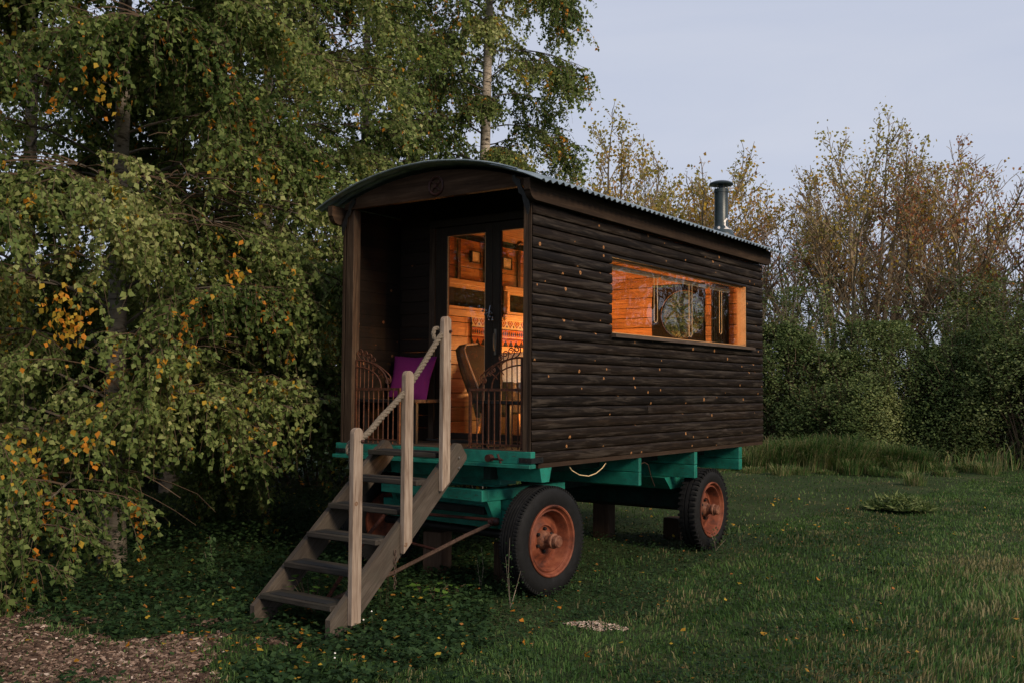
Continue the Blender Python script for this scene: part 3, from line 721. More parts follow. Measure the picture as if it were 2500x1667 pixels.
# ---- wheels
def wheel(loc, turn, flip, R0=.432, w=.165, lugs=False, label=None):
    T = Matrix.Translation(loc) @ Matrix.Rotation(turn+(PI if flip else 0), 4, 'Z')
    rim_r = .268
    root = MB()
    # tyre: outer sidewall faces +x
    prof = [(.012, rim_r-.006), (.030, rim_r+.022), (.042, rim_r+.075), (.036, R0-.050), (.018, R0-.016), (-.006, R0-.003)]
    if lugs: prof += [(-.030, R0), (-.032, R0-.012), (-.044, R0-.012), (-.046, R0+.001), (-.078, R0+.002), (-.080, R0-.012), (-.092, R0-.012), (-.094, R0+.001)]
    else:
        for g in (-.022, -.048, -.076, -.104, -.132): prof += [(g+.006, R0), (g+.004, R0-.009), (g-.004, R0-.009), (g-.006, R0)]
    prof += [(-.138, R0-.003), (-w+.020, R0-.018), (-w+.008, R0-.055), (-w+.006, rim_r+.075), (-w+.018, rim_r+.02), (-w+.035, rim_r-.006)]
    root.lathe(prof, 72, T, close=True)
    wo = root.build('wheel', MT['tyre'], wagon, smooth=True, label=label)
    m = MB(); N = 46 if lugs else 92
    for k in range(N):
        a = 2*PI*k/N; Tk = T @ Matrix.Rotation(a, 4, 'X')
        if lugs:
            m.box(-.034, .030, -.013, .013, R0-.030, R0+.004, Tk @ Matrix.Rotation(0, 4, 'X')); m.box(-.155, -.095, -.013, .013, R0-.030, R0+.004, Tk)
        else:
            m.box(-.012, .0215, -.0075, .0075, R0-.034, R0-.0005, Tk); m.box(-.153, -.122, -.0075, .0075, R0-.034, R0-.0005, Tk)
    m.build('tread_lugs', MT['tyre'], wo)['kind'] = 'stuff'
    m = MB(); m.lathe([(.018, rim_r+.018), (.038, rim_r+.016), (.042, rim_r+.008), (.036, rim_r-.002), (.012, rim_r-.010), (.006, rim_r-.018), (.014, rim_r-.024), (.016, rim_r-.032), (.004, rim_r-.040), (-.062, rim_r-.048), (-.082, rim_r-.060), (-.086, rim_r-.080),
                       (-.070, .150), (-.048, .128), (-.044, .118), (-.060, .108), (-.064, .072), (-.064, .001), (-.12, .001), (-.12, rim_r-.03), (-.02, rim_r)], 56, T, cap=False)
    m.build('rim', MT['rim'], wo, smooth=True)
    m = MB(); m.lathe([(-.062, .078), (-.030, .070), (-.014, .052), (.034, .048), (.040, .060), (.054, .060), (.060, .050), (.066, .046), (.070, .050), (.096, .048), (.104, .040), (.105, .001)], 28, T)
    m.build('hub', MT['hub'], wo, smooth=True)
    m = MB()
    for k in range(6):
        a = 2*PI*k/6+.45; Tk = T @ Matrix.Translation((-.026, .090*math.cos(a), .090*math.sin(a)))
        m.lathe([(-.032, .015), (-.012, .014), (-.010, .001)], 6, Tk)
    m.build('wheel_nuts', MT['dark_iron'], wo)['kind'] = 'stuff'
    return wo
# front pair turned with the axle
pf = TT @ Vector((-.036, .262, .432)); pl = TT @ Vector((2*XC+.006, .262, .432))
wheel(pf, TA, False, label='front right wheel with smooth ribbed tyre'); wheel(pl, TA, True)
wheel(Vector((.004, 3.252, .402)), 0, False, .418, lugs=True, label='rear right wheel with lugged tractor tread'); wheel(Vector((2*XC-.004, 3.252, .402)), 0, True, .418, lugs=True)
MB().tube([pf-Vector((.05, 0, 0)), pl+Vector((.05, 0, 0))], .035, 10).build('axle_shaft', MT['dark_iron'], wagon, smooth=True)
MB().tube([(-.05, 3.252, .402), (-2.04, 3.252, .402)], .035, 10).build('axle_shaft', MT['dark_iron'], wagon, smooth=True)

# ---- side window: pine frame, glass, sill
y0, y1, z0, z1 = WIN
fr = MB(); fr.box(-.100, -.050, y0, y0+.010, z0, z1); fr.build('window_jamb', MT['pine_frame'], wagon)
MB().box(-.100, -.006, y1-.012, y1, z0, z1).build('window_jamb', MT['pine_frame'], wagon)
MB().box(-.100, -.050, y0+.011, y1-.013, z1-.014, z1).build('window_head', MT['pine_frame'], wagon)
MB().box(-.100, -.012, y0+.011, y1-.013, z0, z0+.008).build('window_bed', MT['pine_frame'], wagon)
MB().box(-.066, -.061, y0+.011, y1-.013, z0+.009, z1-.015).build('side_pane', MT['glass'], wagon)
m = MB(); m.prism([(-.01, 2.128), (.045, 2.120), (.047, 2.092), (-.01, 2.088)], 'y', y0-.015, 4.425); m.build('window_sill', MT['sill'], wagon)
# ---- left windows
for a, b, c, d in LW:
    for q in ((a, a+.045, c, d), (b-.045, b, c, d), (a+.046, b-.046, c, c+.03), (a+.046, b-.046, d-.03, d)):
        MB().box(-2.10, -1.995, *q).build('window_frame', MT['pine_frame'], wagon)
    MB().box(-2.062, -2.058, a+.046, b-.046, c+.031, d-.031).build('pane', MT['glass'], wagon)
    MB().box(-2.018, -1.985, a-.05, b+.05, c-.070, c-.002, ch=.003).build('window_trim', MT['pine_frame'], wagon)
    MB().box(-2.018, -1.988, a-.05, b+.05, d+.002, d+.055, ch=.003).build('window_trim', MT['pine_frame'], wagon)
# ---- interior lining
wall(wagon, (-2.030, .765, 0), 0, 0, 3.925, 1.16, .145, 14, [(a-.765-.05, b-.765+.05, c-.07, d+.055) for a, b, c, d in LW], 'pine', curved=False, rnd=rw, thick=.012, name='lining_board', top=3.245)
MB().box(-.115, -.098, .765, 4.69, 1.16, 2.13).build('right_lining', MT['pine'], wagon); MB().box(-.115, -.098, .765, 4.69, 2.80, 3.23).build('right_lining', MT['pine'], wagon)
MB().box(-.115, -.098, .765, y0, 2.131, 2.799).build('right_lining', MT['pine'], wagon); MB().box(-.115, -.098, y1, 4.69, 2.131, 2.799).build('right_lining', MT['pine'], wagon)
MB().box(-2.03, -.12, .78, 4.69, 1.136, 1.158).build('cabin_floor', MT['step'], wagon)
wall(wagon, (-2.03, 4.692, 0), -PI/2, 0, .625, 1.16, .125, 18, [], 'pine', curved=False, rnd=rw, thick=.012, name='lining_board', top=3.24)
wall(wagon, (-.695, 4.692, 0), -PI/2, 0, .58, 1.16, .125, 18, [], 'pine', curved=False, rnd=rw, thick=.012, name='lining_board', top=3.24)
m = MB(); m.prism(arcpoly(-1.405, -.695, 2.93, RR-.087, 10), 'y', 4.692, 4.704); m.build('gable_lining', MT['pine_x'], wagon)
m = MB(); m.prism(arcpoly(-2.03, -.12, 3.242, RR-.087, 16), 'y', 4.705, 4.709); m.build('gable_lining', MT['pine_x'], wagon)
def round_panel(ya, yb, x0, x1, zb, ztl, ztm, mat, name, r=.292, c=(-.993, 2.552)):
    N = 64; m = MB(); v = []
    def outer(a):
        dx, dz = math.cos(a), math.sin(a); t = 9
        if dx > 1e-6: t = min(t, (x1-c[0])/dx)
        if dx < -1e-6: t = min(t, (x0-c[0])/dx)
        if dz < -1e-6: t = min(t, (zb-c[1])/dz)
        if dz > 1e-6:
            for _ in range(3):
                xx = c[0]+dx*min(t, 9); k = (xx-(x0+x1)/2)/((x1-x0)/2); zt = ztl+(ztm-ztl)*math.sqrt(max(0, 1-k*k)); t2 = (zt-c[1])/dz
                t = min(t, max(t2, .295))
        return (c[0]+dx*t, c[1]+dz*t)
    for y in (ya, yb):
        for k in range(N):
            a = 2*PI*k/N; v.append((c[0]+r*math.cos(a), y, c[1]+r*math.sin(a)))
        for k in range(N):
            o = outer(2*PI*k/N); v.append((o[0], y, o[1]))
    f = []
    for k in range(N):
        j = (k+1) % N
        f += [(k, j, N+j, N+k), (2*N+k, 3*N+k, 3*N+j, 2*N+j), (k, 2*N+k, 2*N+j, j), (N+k, N+j, 3*N+j, 3*N+k)]
    m.add(v, f); return m.build(name, MT[mat], wagon)
round_panel(4.670, 4.691, -1.404, -.700, 1.17, 2.80, 2.925, 'soffit', 'round_window_panel')
round_panel(4.711, 4.748, -1.43, -.660, 2.172, 2.90, 2.93, 'cladding', 'round_window_wall', r=.300)
m = MB(); m.tube([(-.993+.296*math.cos(a), 4.690, 2.552+.296*math.sin(a)) for a in np.linspace(0, 2*PI, 49)[:-1]], .007, 6, closed=True); m.build('round_window_rim', MT['pine_frame'], wagon, smooth=True)
m = MB(); m.lathe([(4.722, .299), (4.727, .299)], 48, Matrix(((1, 0, 0, -.993), (0, 0, 1, 0), (0, 1, 0, 2.552), (0, 0, 0, 1))), 'z'); m.build('round_pane', MT['glass'], wagon)
MB().box(-.592, -.385, 4.655, 4.678, 1.17, 2.90, ch=.004).build('cupboard_door', MT['black'], wagon)
# dark curtain drawn at the rear end of the side window
m = MB(); v = []; f = []
for i in range(40):
    x = -.575+.185*i/39; yy = 4.60+.022*math.sin(i*1.05); v += [(x, yy, 1.9), (x, yy, 2.88), (x, yy+.006, 1.9), (x, yy+.006, 2.88)]
for i in range(39):
    a = i*4; f += [(a, a+4, a+5, a+1), (a+2, a+3, a+7, a+6), (a, a+2, a+6, a+4), (a+1, a+5, a+7, a+3)]
m.add(v, f); tag(m.build('curtain', MT['curtain'], smooth=True), 'dark grey curtain hanging in the rear corner behind the long side window', 'curtain')
# ribs on the left wall and ceiling
for y in (1.57, 2.03, 2.64, 3.3, 4.0):
    m = MB(); m.box(-2.016, -1.992, y-.026, y+.026, 2.762, 3.17, ch=.003)
    for i in range(7):
        t = math.asin((-2.0-XC)/(RR-.10))+i*.045; m.box(-.03, .03, y-.026, y+.026, -.008, .008, Matrix.Translation((XC+(RR-.10)*math.sin(t)+.01, 0, ZC+(RR-.10)*math.cos(t))) @ Matrix.Rotation(t, 4, 'Y'))
    m.build('roof_strap', MT['rust_iron'], wagon)

# ---- flue
FX, FY = -.300, 4.275; fz = arc_z(FX)
m = MB(); T = Matrix.Translation((FX, FY, fz))
m.lathe([(-.10, .150), (-.005, .150), (.015, .135), (.05, .122), (.085, .090), (.10, .078), (.485, .078), (.487, .084), (.51, .084), (.512, .079), (.53, .079), (.53, .066), (.45, .066)], 32, T, 'z')
fl = m.build('flue_pipe', MT['flue'], None, smooth=True)
# object texture space starts at the foot of the flue
for q in fl.data.vertices: q.co -= Vector((FX, FY, fz))
fl.parent = wagon; fl.matrix_parent_inverse = ORIG[wagon.name].inverted(); fl.location = (FX, FY, fz); ORIG[fl.name] = Matrix.Translation((FX, FY, fz))
m = MB()
for k in range(6):
    a = k*PI/3+.3; c, s_ = math.cos(a), math.sin(a)
    m.tube([(FX+.070*c, FY+.070*s_, fz+.50), (FX+.070*c, FY+.070*s_, fz+.585)], .005, 5)
m.build('cap_stays', MT['brass'], fl)
MB().lathe([(.50, .03), (.585, .03)], 12, T, 'z').build('flue_core', MT['flue'], fl)
MB().lathe([(.575, .134), (.588, .138), (.600, .130), (.618, .085), (.626, .001), (.590, .001), (.582, .115)], 32, T, 'z').build('flue_cap', MT['flue'], fl, smooth=True)

# ------------------------------------------------------------------ things in the cabin and on the porch
# roller blinds rolled up over the side window, each with a looped cord
for (ya, yb, cy, cz, cl, lab) in ((1.30, 2.40, 2.32, 2.30, .07, 'cream roller blind rolled up at the front end of the long side window'),
                              (2.42, 3.55, 3.10, 2.20, .07, 'cream roller blind rolled up over the middle of the long side window'),
                              (3.57, 4.10, 3.86, 2.26, .06, 'short cream roller blind rolled up at the rear end of the side window')):
    t = thing('roller_blind', lab, 'roller blind', (-.135, ya, 2.745), 'roller blinds along the long side window')
    MB().tube([(-.135, ya, 2.752), (-.135, yb, 2.752)], .017, 14).build('fabric_roll', MT['cream'], t, smooth=True)
    m = MB(); pts = [(-.13, cy-cl/2, 2.74)]+[(-.13, cy-cl/2*math.cos(a), cz+.02-cl/2*math.sin(a)) for a in np.linspace(0, PI, 8)]+[(-.13, cy+cl/2, 2.74)]
    m.tube(pts, .0032, 5); m.build('cord_loop', MT['cord'], t)
    MB().box(-.139, -.131, ya+.02, yb-.02, 2.722, 2.733).build('bottom_bar', MT['cream'], t)
# kilim hung under the left windows
me = MB().box(0, .008, 0, 1.52, 0, .318).mesh('hanging_rug', MT['kilim'])
o = put('hanging_rug', me, None, (-2.016, 1.805, 2.095)); tag(o, 'woven kilim strip in orange black and cream hung along the lit wall under the windows', 'rug')
# hanging chain beside it
m = MB(); m.tube([(-2.0, 1.77, 2.42), (-1.995, 1.785, 2.36), (-2.0, 1.79, 2.25), (-1.995, 1.785, 2.15)], .004, 4)
m.tube([(-2.0, 1.80, 2.425), (-2.0, 1.82, 2.45), (-2.0, 1.80, 2.47), (-2.0, 1.78, 2.44)], .003, 4)
tag(m.build('wall_chain', MT['dark_iron']), 'thin dark chain hanging at the left end of the kilim', 'chain')
m = MB(); m.box(-2.012, -1.95, 1.245, 1.275, 1.985, 1.995); m.tube([(-1.97, 1.26, 1.995), (-1.97, 1.26, 2.10)], .008, 6); m.tube([(-1.97, 1.26, 2.04), (-1.97, 1.26, 2.05)], .022, 8); m.tube([(-1.97, 1.26, 2.10), (-1.97, 1.26, 2.108)], .018, 8)
tag(m.build('candle_bracket', MT['dark_iron'], smooth=True), 'small dark iron candle bracket on the pale planks above the armchair', 'candle holder')
# pictures
for y, z, w, h, lab in ((1.835, 3.008, .155, .125, 'small framed picture with a dark edge glimpsed through the left door pane'),
                        (2.395, 3.000, .17, .13, 'small pale framed picture glimpsed beside the meeting stiles in the right door pane')):
    t = thing('framed_picture', lab, 'picture', (-2.0, y, z), 'small pictures on the lit wall')
    m = MB()
    for q in ((y-w/2, y+w/2, z-h/2, z-h/2+.010), (y-w/2, y+w/2, z+h/2-.010, z+h/2), (y-w/2, y-w/2+.010, z-h/2+.01, z+h/2-.01), (y+w/2-.010, y+w/2, z-h/2+.01, z+h/2-.01)):
        m.box(-2.012, -1.975, *q)
    m.build('frame', MT['door'], t); MB().box(-2.010, -1.985, y-w/2+.0105, y+w/2-.0105, z-h/2+.0105, z+h/2-.0105).build('print', MT['paper'], t)
# day bed along the left wall with a crochet pillow
t = thing('day_bed', 'low day bed along the lit left wall behind the armchair', 'bed', (-1.72, 3.0, 1.16))
MB().box(-2.01, -1.45, 1.95, 4.2, 1.165, 1.50, ch=.01).build('bed_base', MT['pine'], t); MB().box(-2.01, -1.43, 1.94, 4.21, 1.502, 1.60, ch=.03).build('mattress', MT['white_cloth'], t)
def cushion(name, corners, th, mat, lab):
    """corners: four points (TL, TR, BR, BL); pillowed with pinched corners"""
    TL, TR, BR, BL = [Vector(c) for c in corners]; n = (TR-TL).cross(BL-TL).normalized(); N = 14; m = MB(); v = []; f = []
    for side in (1, -1):
        for i in range(N+1):
            for j in range(N+1):
                u, w = i/N, j/N; p = (TL*(1-u)+TR*u)*(1-w)+(BL*(1-u)+BR*u)*w
                c = (TL+TR+BR+BL)/4; e = max(abs(2*u-1), abs(2*w-1)); k = 1-.07*(1-abs(2*u-1)*abs(2*w-1))*(e**3)
                b = (max(0, (1-(2*u-1)**2)*(1-(2*w-1)**2)))**.42
                p = c+(p-c)*k; wr = .006*mnoise.noise(p*9)
                v.append(p+n*side*(th/2*b+wr*b+.002))
    Q = (N+1)**2
    for s_ in (0, 1):
        for i in range(N):
            for j in range(N):
                a = s_*Q+i*(N+1)+j; f.append((a, a+1, a+N+2, a+N+1) if s_ else (a, a+N+1, a+N+2, a+1))
    ring = [i*(N+1) for i in range(N+1)]+[N*(N+1)+j for j in range(1, N+1)]+[i*(N+1)+N for i in range(N-1, -1, -1)]+[j for j in range(N-1, 0, -1)]
    for a, b in zip(ring, ring[1:]+ring[:1]): f.append((a, b, Q+b, Q+a))
    m.add(v, f); o = m.build(name, MT[mat], smooth=True)
    for p in o.data.polygons: p.use_smooth = True
    tag(o, lab, 'cushion'); return o
cushion('cushion', [(-1.985, .600, 1.935), (-1.485, .615, 1.925), (-1.415, .385, 1.508), (-1.845, .360, 1.556)], .11, 'purple', 'plain purple square cushion leaning back on the porch bench')
cushion('cushion', [(-1.95, 2.05, 2.02), (-1.78, 2.44, 2.04), (-1.60, 2.42, 1.62), (-1.77, 2.03, 1.60)], .12, 'white_cloth', 'white crochet cushion seen through the scrolled railing on the right')
# porch benches behind the railings
def bench(xa, xb, lab):
    t = thing('porch_bench', lab, 'bench', ((xa+xb)/2, .40, 1.15), 'narrow benches at both sides of the porch')
    for k in range(3): MB().box(xa, xb, .16+k*.155, .16+k*.155+.148, 1.505, 1.535, ch=.004).build('seat_board', MT['beam_x'], t)
    for x in (xa+.02, xb-.05):
        for y in (.19, .55): MB().box(x, x+.03, y, y+.03, 1.151, 1.504).build('leg', MT['dark_iron'], t)
bench(-2.02, -1.34, 'narrow dark bench at the left of the porch under the purple cushion')
bench(-.66, -.08, 'narrow dark bench at the right of the porch behind the railing')
# armchair
t = thing('armchair', 'grey brown wool armchair with tapered wooden legs just inside the glass doors', 'armchair', (-1.38, 1.40, 1.16))
def slab(sections, mat, name, parent, smooth=True):
    """loft of rounded rectangles: (centre, half x, half y) per level"""
    m = MB(); v = []; n = 16
    for (cx, cy, cz, hx, hy) in sections:
        for k in range(n):
            a = 2*PI*k/n; c, s_ = math.cos(a), math.sin(a)
            v.append((cx+hx*math.copysign(abs(c)**.5, c), cy+hy*math.copysign(abs(s_)**.5, s_), cz))
    f = [(i*n+k, i*n+(k+1) % n, (i+1)*n+(k+1) % n, (i+1)*n+k) for i in range(len(sections)-1) for k in range(n)]
    f += [tuple(range(n)), tuple((len(sections)-1)*n+k for k in range(n))]
    m.add(v, f); return m.build(name, MT[mat], parent, smooth=smooth)
slab([(-1.39, 1.36, 1.36, .045, .25), (-1.42, 1.36, 1.50, .05, .27), (-1.47, 1.36, 1.62, .05, .29), (-1.54, 1.36, 1.78, .048, .30), (-1.60, 1.36, 1.93, .045, .29), (-1.64, 1.36, 2.01, .04, .26), (-1.655, 1.36, 2.055, .028, .19), (-1.66, 1.36, 2.07, .01, .10)], 'chair_fabric', 'backrest', t)
slab([(-1.14, 1.36, 1.40, .26, .27), (-1.14, 1.36, 1.42, .29, .29), (-1.14, 1.36, 1.55, .29, .29), (-1.14, 1.36, 1.60, .27, .27), (-1.14, 1.36, 1.615, .2, .2)], 'chair_fabric', 'seat', t)
slab([(-1.15, 1.10, 1.55, .20, .035), (-1.15, 1.10, 1.66, .21, .045), (-1.14, 1.10, 1.69, .19, .04), (-1.13, 1.10, 1.70, .15, .02)], 'chair_fabric', 'armrest', t)
slab([(-1.15, 1.62, 1.55, .20, .035), (-1.15, 1.62, 1.66, .21, .045), (-1.14, 1.62, 1.69, .19, .04), (-1.13, 1.62, 1.70, .15, .02)], 'chair_fabric', 'armrest', t)
MB().tube([(-1.36, 1.095, 1.62), (-1.43, 1.08, 1.78), (-1.50, 1.075, 1.93), (-1.55, 1.10, 2.01), (-1.58, 1.17, 2.058), (-1.595, 1.36, 2.075)], .009, 6).build('piping', MT['chair_pipe'], t, smooth=True)
for x, y in ((-1.36, 1.14), (-.93, 1.14), (-1.36, 1.58), (-.93, 1.58)):
    sx = -1 if x < -1.1 else 1
    MB().tube([(x, y, 1.405), (x+.05*sx, y+(.02 if y > 1.3 else -.02), 1.160)], [.022, .012], 8).build('leg', MT['pine_frame'], t, smooth=True)
# folded lace cloth lying on the cabin floor by the chair
m = MB(); v = []; f = []
for i in range(15):
    for j in range(7): v.append((-1.05+i*.035, 1.75+j*.04, 1.168+.010*math.sin(i*2.1+j)+.012*math.sin(j*1.7)))
for i in range(14):
    for j in range(6): a = i*7+j; f.append((a, a+1, a+8, a+7))
k = len(v); v += [(x, y, z-.006) for x, y, z in v]; f += [tuple(k+q for q in g[::-1]) for g in f]
m.add(v, f); tag(m.build('lace_cloth', MT['white_cloth']), 'crumpled white lace cloth on the cabin floor under the chair', 'cloth')

# the lit lamps that give the cabin its orange light
def lamp_shade_mat():
    m = M('lit lamp shade'); e = m.n('Emission'); e.inputs[0].default_value = (1.0, .42, .12, 1); e.inputs[1].default_value = 5.0; m.L(e.outputs[0], m.out.inputs[0]); return m.m
MT['shade'] = lamp_shade_mat()
def lamp(loc, energy, lab, rad=.06, wallm=False):
    t = thing('table_lamp' if not wallm else 'wall_lamp', lab, 'lamp', loc)
    x, y, z = loc; T = Matrix.Translation((x, y, z))
    if wallm:
        MB().box(x-.07, x-.055, y-.03, y+.03, z-.05, z+.05, ch=.003).build('back_plate', MT['lamp_metal'], t)
        MB().tube([(x-.055, y, z), (x-.02, y, z-.02), (x, y, z+.01)], .006, 6).build('arm', MT['lamp_metal'], t, smooth=True); zz = 0.01
    else:
        MB().lathe([(0, .065), (.012, .06), (.02, .02), (.11, .013), (.20, .012)], 20, T, 'z').build('lamp_base', MT['lamp_metal'], t, smooth=True); zz = .20
    MB().lathe([(zz, .075), (zz+.10, .050), (zz+.10, .001), (zz+.096, .001), (zz+.096, .046), (zz+.002, .072)], 24, T, 'z', close=True).build('lamp_shade', MT['shade'], t, smooth=True)
    ld = bpy.data.lights.new('bulb', 'POINT'); lo = bpy.data.objects.new('bulb', ld); COL.objects.link(lo)
    ld.energy = energy; ld.color = (1.0, .48, .16); ld.shadow_soft_size = rad; lo.location = (x, y, z+zz-.05)
    lo.parent = t; lo.matrix_parent_inverse = ORIG[t.name].inverted(); return t
lamp((-1.35, 3.05, 1.66), 190, 'lit lamp on the cupboard inside the wagon, hidden behind the right corner post')
t = thing('cupboard', 'low pine cupboard inside the wagon carrying the lit lamp', 'cupboard', (-1.28, 3.05, 1.16))
MB().box(-1.42, -1.10, 2.85, 3.30, 1.165, 1.635, ch=.006).build('carcass', MT['pine'], t); MB().box(-1.43, -1.09, 2.84, 3.31, 1.637, 1.659, ch=.004).build('top_board', MT['pine'], t)
lamp((-1.955, 3.50, 2.83), 16, 'lit wall lamp above the second left window, out of sight past the right door', .03, True)  # hidden lamp, inferred from the hot spot on the left wall
lamp((-.20, 1.05, 1.70), 75, 'unseen lit wall lamp added just inside the right door post', .04, True)  # unseen lamp added to brighten the lower left wall

# ------------------------------------------------------------------ steps with posts and rope
steps = thing('wooden_steps', 'weathered open timber steps of six treads leading up to the wagon porch', 'steps', (-.83, -.9, 0))
def stringer(x0, x1):
    lo, hi = -1.80, -.262
    top = lambda y: .393+(y+1.351)*.8625
    poly = [(-1.70, -.02), (-1.70, .100), (-1.66, .130), (-.455, top(-.455)-.01), (-.43, 1.165), (-.375, 1.212), (-.335, 1.205), (-.262, 1.115), (-.262, 1.085)]
    low = lambda y: top(y)-.250
    poly += [(-.30, low(-.30)), (-1.505, low(-1.505)), (-1.54, -.02)]
    n = len(poly); m = MB(); v = []
    for x in (x0, x1):
        for (y, z) in poly: v.append((x, y, z))
    f = [tuple(range(n)), tuple(range(2*n-1, n-1, -1))]+[(i, n+i, n+(i+1) % n, (i+1) % n) for i in range(n)]
    # texture grain runs along the stringer: mesh is built level, object is tilted
    ang = math.atan(.8625); Rm = Matrix.Rotation(-ang, 4, 'X')
    m.add([tuple(Rm @ Vector(p)) for p in v], f); me = m.mesh('stringer', MT['stringer'])
    return put('stringer', me, steps, (0, 0, 0), (ang, 0, 0))
stringer(-.482, -.437); stringer(-1.235, -1.190)
for k in range(6):
    z = .162+k*.193; yc = -1.55+k*.2135
    t_ = MB(); t_.box(-1.189, -.483, yc-.105, yc+.105, z-.022, z+.018, ch=.006); tr = t_.build('tread', MT['step'], steps)
    MB().box(-1.12, -.55, yc-.075, yc+.015, z+.0185, z+.0215).build('grip_strip', MT['grip'], tr)
def newel(yc, zb, zt, cut):
    w, x0, x1 = .088, -.436, -.394; y0, y1 = yc-w/2, yc+w/2; n = 10
    poly = [(y0, zb-.0), (y1, zb+cut)]+[(yc+w/2*math.cos(a), zt-.040+.040*math.sin(a)) for a in np.linspace(0, PI, n)]
    m = MB(); m.prism(poly, 'x', x0, x1)
    o = m.build('post', MT['newel'], steps)
    b = o.modifiers.new('bev', 'BEVEL'); b.width = .004; b.segments = 2; b.limit_method = 'ANGLE'
    return o
n1 = newel(-1.500, .040, 1.362, .008); n2 = newel(-.985, .452, 1.758, .074); n3 = newel(-.560, .862, 2.176, .066)
for n_, (y, z) in ((n1, (-1.470, 1.270)), (n3, (-.535, 2.062))):
    m = MB(); m.lathe([(-.3935, .012), (-.380, .012), (-.374, .006), (-.373, .001)], 6, Matrix.Translation((0, y, z))); m.build('bolt', MT['red_iron'], n_)
for y, z in ((-.36, 1.10), (-.36, 1.02)):
    m = MB(); m.lathe([(-.4365, .013), (-.430, .012), (-.427, .001)], 8, Matrix.Translation((0, y, z))); m.build('bolt', MT['brass'], steps)
# laid rope: three strands twisted about a sagging line, passed through the posts
def rope_obj(path, rad, name='rope', mat='rope', pitch=.105, parent=steps):
    P = [Vector(p) for p in path]; seg = []; tot = 0
    for a, b in zip(P[:-1], P[1:]): seg.append((tot, a, b, (b-a).length)); tot += (b-a).length
    def at(s):
        for s0, a, b, l in seg:
            if s <= s0+l+1e-9: return a+(b-a)*((s-s0)/l), (b-a).normalized()
        return P[-1], (P[-1]-P[-2]).normalized()
    m = MB(); N = max(8, int(tot/.012))
    for st in range(3):
        pts = []
        for i in range(N+1):
            s = tot*i/N; p, d = at(s); u = d.cross(Vector((1, 0, 0)))
            if u.length < .2: u = d.cross(Vector((0, 1, 0)))
            u.normalize(); w = d.cross(u); a = 2*PI*(s/pitch+st/3); pts.append(p+(u*math.cos(a)+w*math.sin(a))*rad*.50)
        m.tube(pts, rad*.56, 7)
    return m.build(name, MT[mat], parent, smooth=True)
def catmull(P, n=8):
    P = [Vector(p) for p in P]; out = []
    for i in range(len(P)-1):
        p0, p1, p2, p3 = P[max(0, i-1)], P[i], P[i+1], P[min(len(P)-1, i+2)]
        for k in range(n):
            t = k/n; out.append(.5*((2*p1)+(-p0+p2)*t+(2*p0-5*p1+4*p2-p3)*t*t+(-p0+3*p1-3*p2+p3)*t**3))
    out.append(P[-1]); return out
rope_obj(catmull([(-.415, -.56, 2.062), (-.425, -.62, 2.015), (-.43, -.72, 1.90), (-.43, -.86, 1.745), (-.425, -.985, 1.625), (-.42, -1.10, 1.535), (-.425, -1.25, 1.425), (-.42, -1.38, 1.325), (-.415, -1.50, 1.262)]), .022)
rope_obj(catmull([(-.44, -.575, 2.06), (-.460, -.590, 2.085), (-.468, -.625, 2.080), (-.462, -.650, 2.04), (-.455, -.645, 2.00), (-.45, -.61, 1.99), (-.445, -.59, 2.03)]), .017, 'rope_knot')
rope_obj(catmull([(-.44, -1.50, 1.262), (-.462, -1.50, 1.27), (-.470, -1.52, 1.245), (-.468, -1.53, 1.20), (-.46, -1.51, 1.17), (-.46, -1.505, 1.12), (-.46, -1.50, 1.07)]), .016, 'rope_knot')
# chain on the near stringer
for k in range(9):
    m = MB(); c = Vector((-.428+.002*(k % 2), -1.085+.003*math.sin(k*2), .47-k*.030)); a = (0 if k % 2 else PI/2)
    m.tube([c+Vector((.009*math.cos(t)*math.cos(a), .009*math.cos(t)*math.sin(a) if a else 0, .019*math.sin(t))) if not a else c+Vector((0, .009*math.cos(t), .019*math.sin(t))) for t in np.linspace(0, 2*PI, 11)[:-1]], .0032, 4, closed=True)
    m.build('chain_link', MT['rod'], steps, smooth=True)
# timber blocks that chock the wagon
def block(loc, w, d, h, rz, lab):
    m = MB(); m.box(-w/2, w/2, -d/2, d/2, 0, h, ch=.006)
    o = m.build('timber_block', MT['block']); o.location = loc; o.rotation_euler = (0, 0, rz); tag(o, lab, 'block', 'timber blocks under the wagon')
block((-1.36, .50, -.02), .19, .19, .385, .15, 'upright timber block under the front axle behind the iron rod')
block((-.70, .60, -.02), .09, .20, .345, .1, 'narrow upright timber block beside the front wheel')
block((-1.32, 3.36, -.02), .19, .19, .40, .1, 'dim timber block propping the middle of the rear axle')
block((-.62, 3.75, -.02), .22, .20, .24, -.1, 'low timber block just inside the rear wheel')

# ------------------------------------------------------------------ vegetation
def quads_mesh(name, V, mat, lv=None, au=None, nv=4):
    """V: (n, nv, 3) array of separate polygons"""
    n = len(V); me = bpy.data.meshes.new(name)
    me.vertices.add(n*nv); me.vertices.foreach_set('co', V.reshape(-1).astype(np.float32))
    me.loops.add(n*nv); me.loops.foreach_set('vertex_index', np.arange(n*nv, dtype=np.int32))
    me.polygons.add(n); me.polygons.foreach_set('loop_start', np.arange(n, dtype=np.int32)*nv)
    me.polygons.foreach_set('loop_total', np.full(n, nv, dtype=np.int32))
    me.update(calc_edges=True)
    for nm, arr in (('lv', lv), ('au', au)):
        if arr is not None:
            at = me.attributes.new(nm, 'FLOAT', 'FACE'); at.data.foreach_set('value', np.asarray(arr, dtype=np.float32))
    me.materials.append(mat); return me
def norm(a): return a/np.maximum(1e-9, np.linalg.norm(a, axis=-1, keepdims=True))
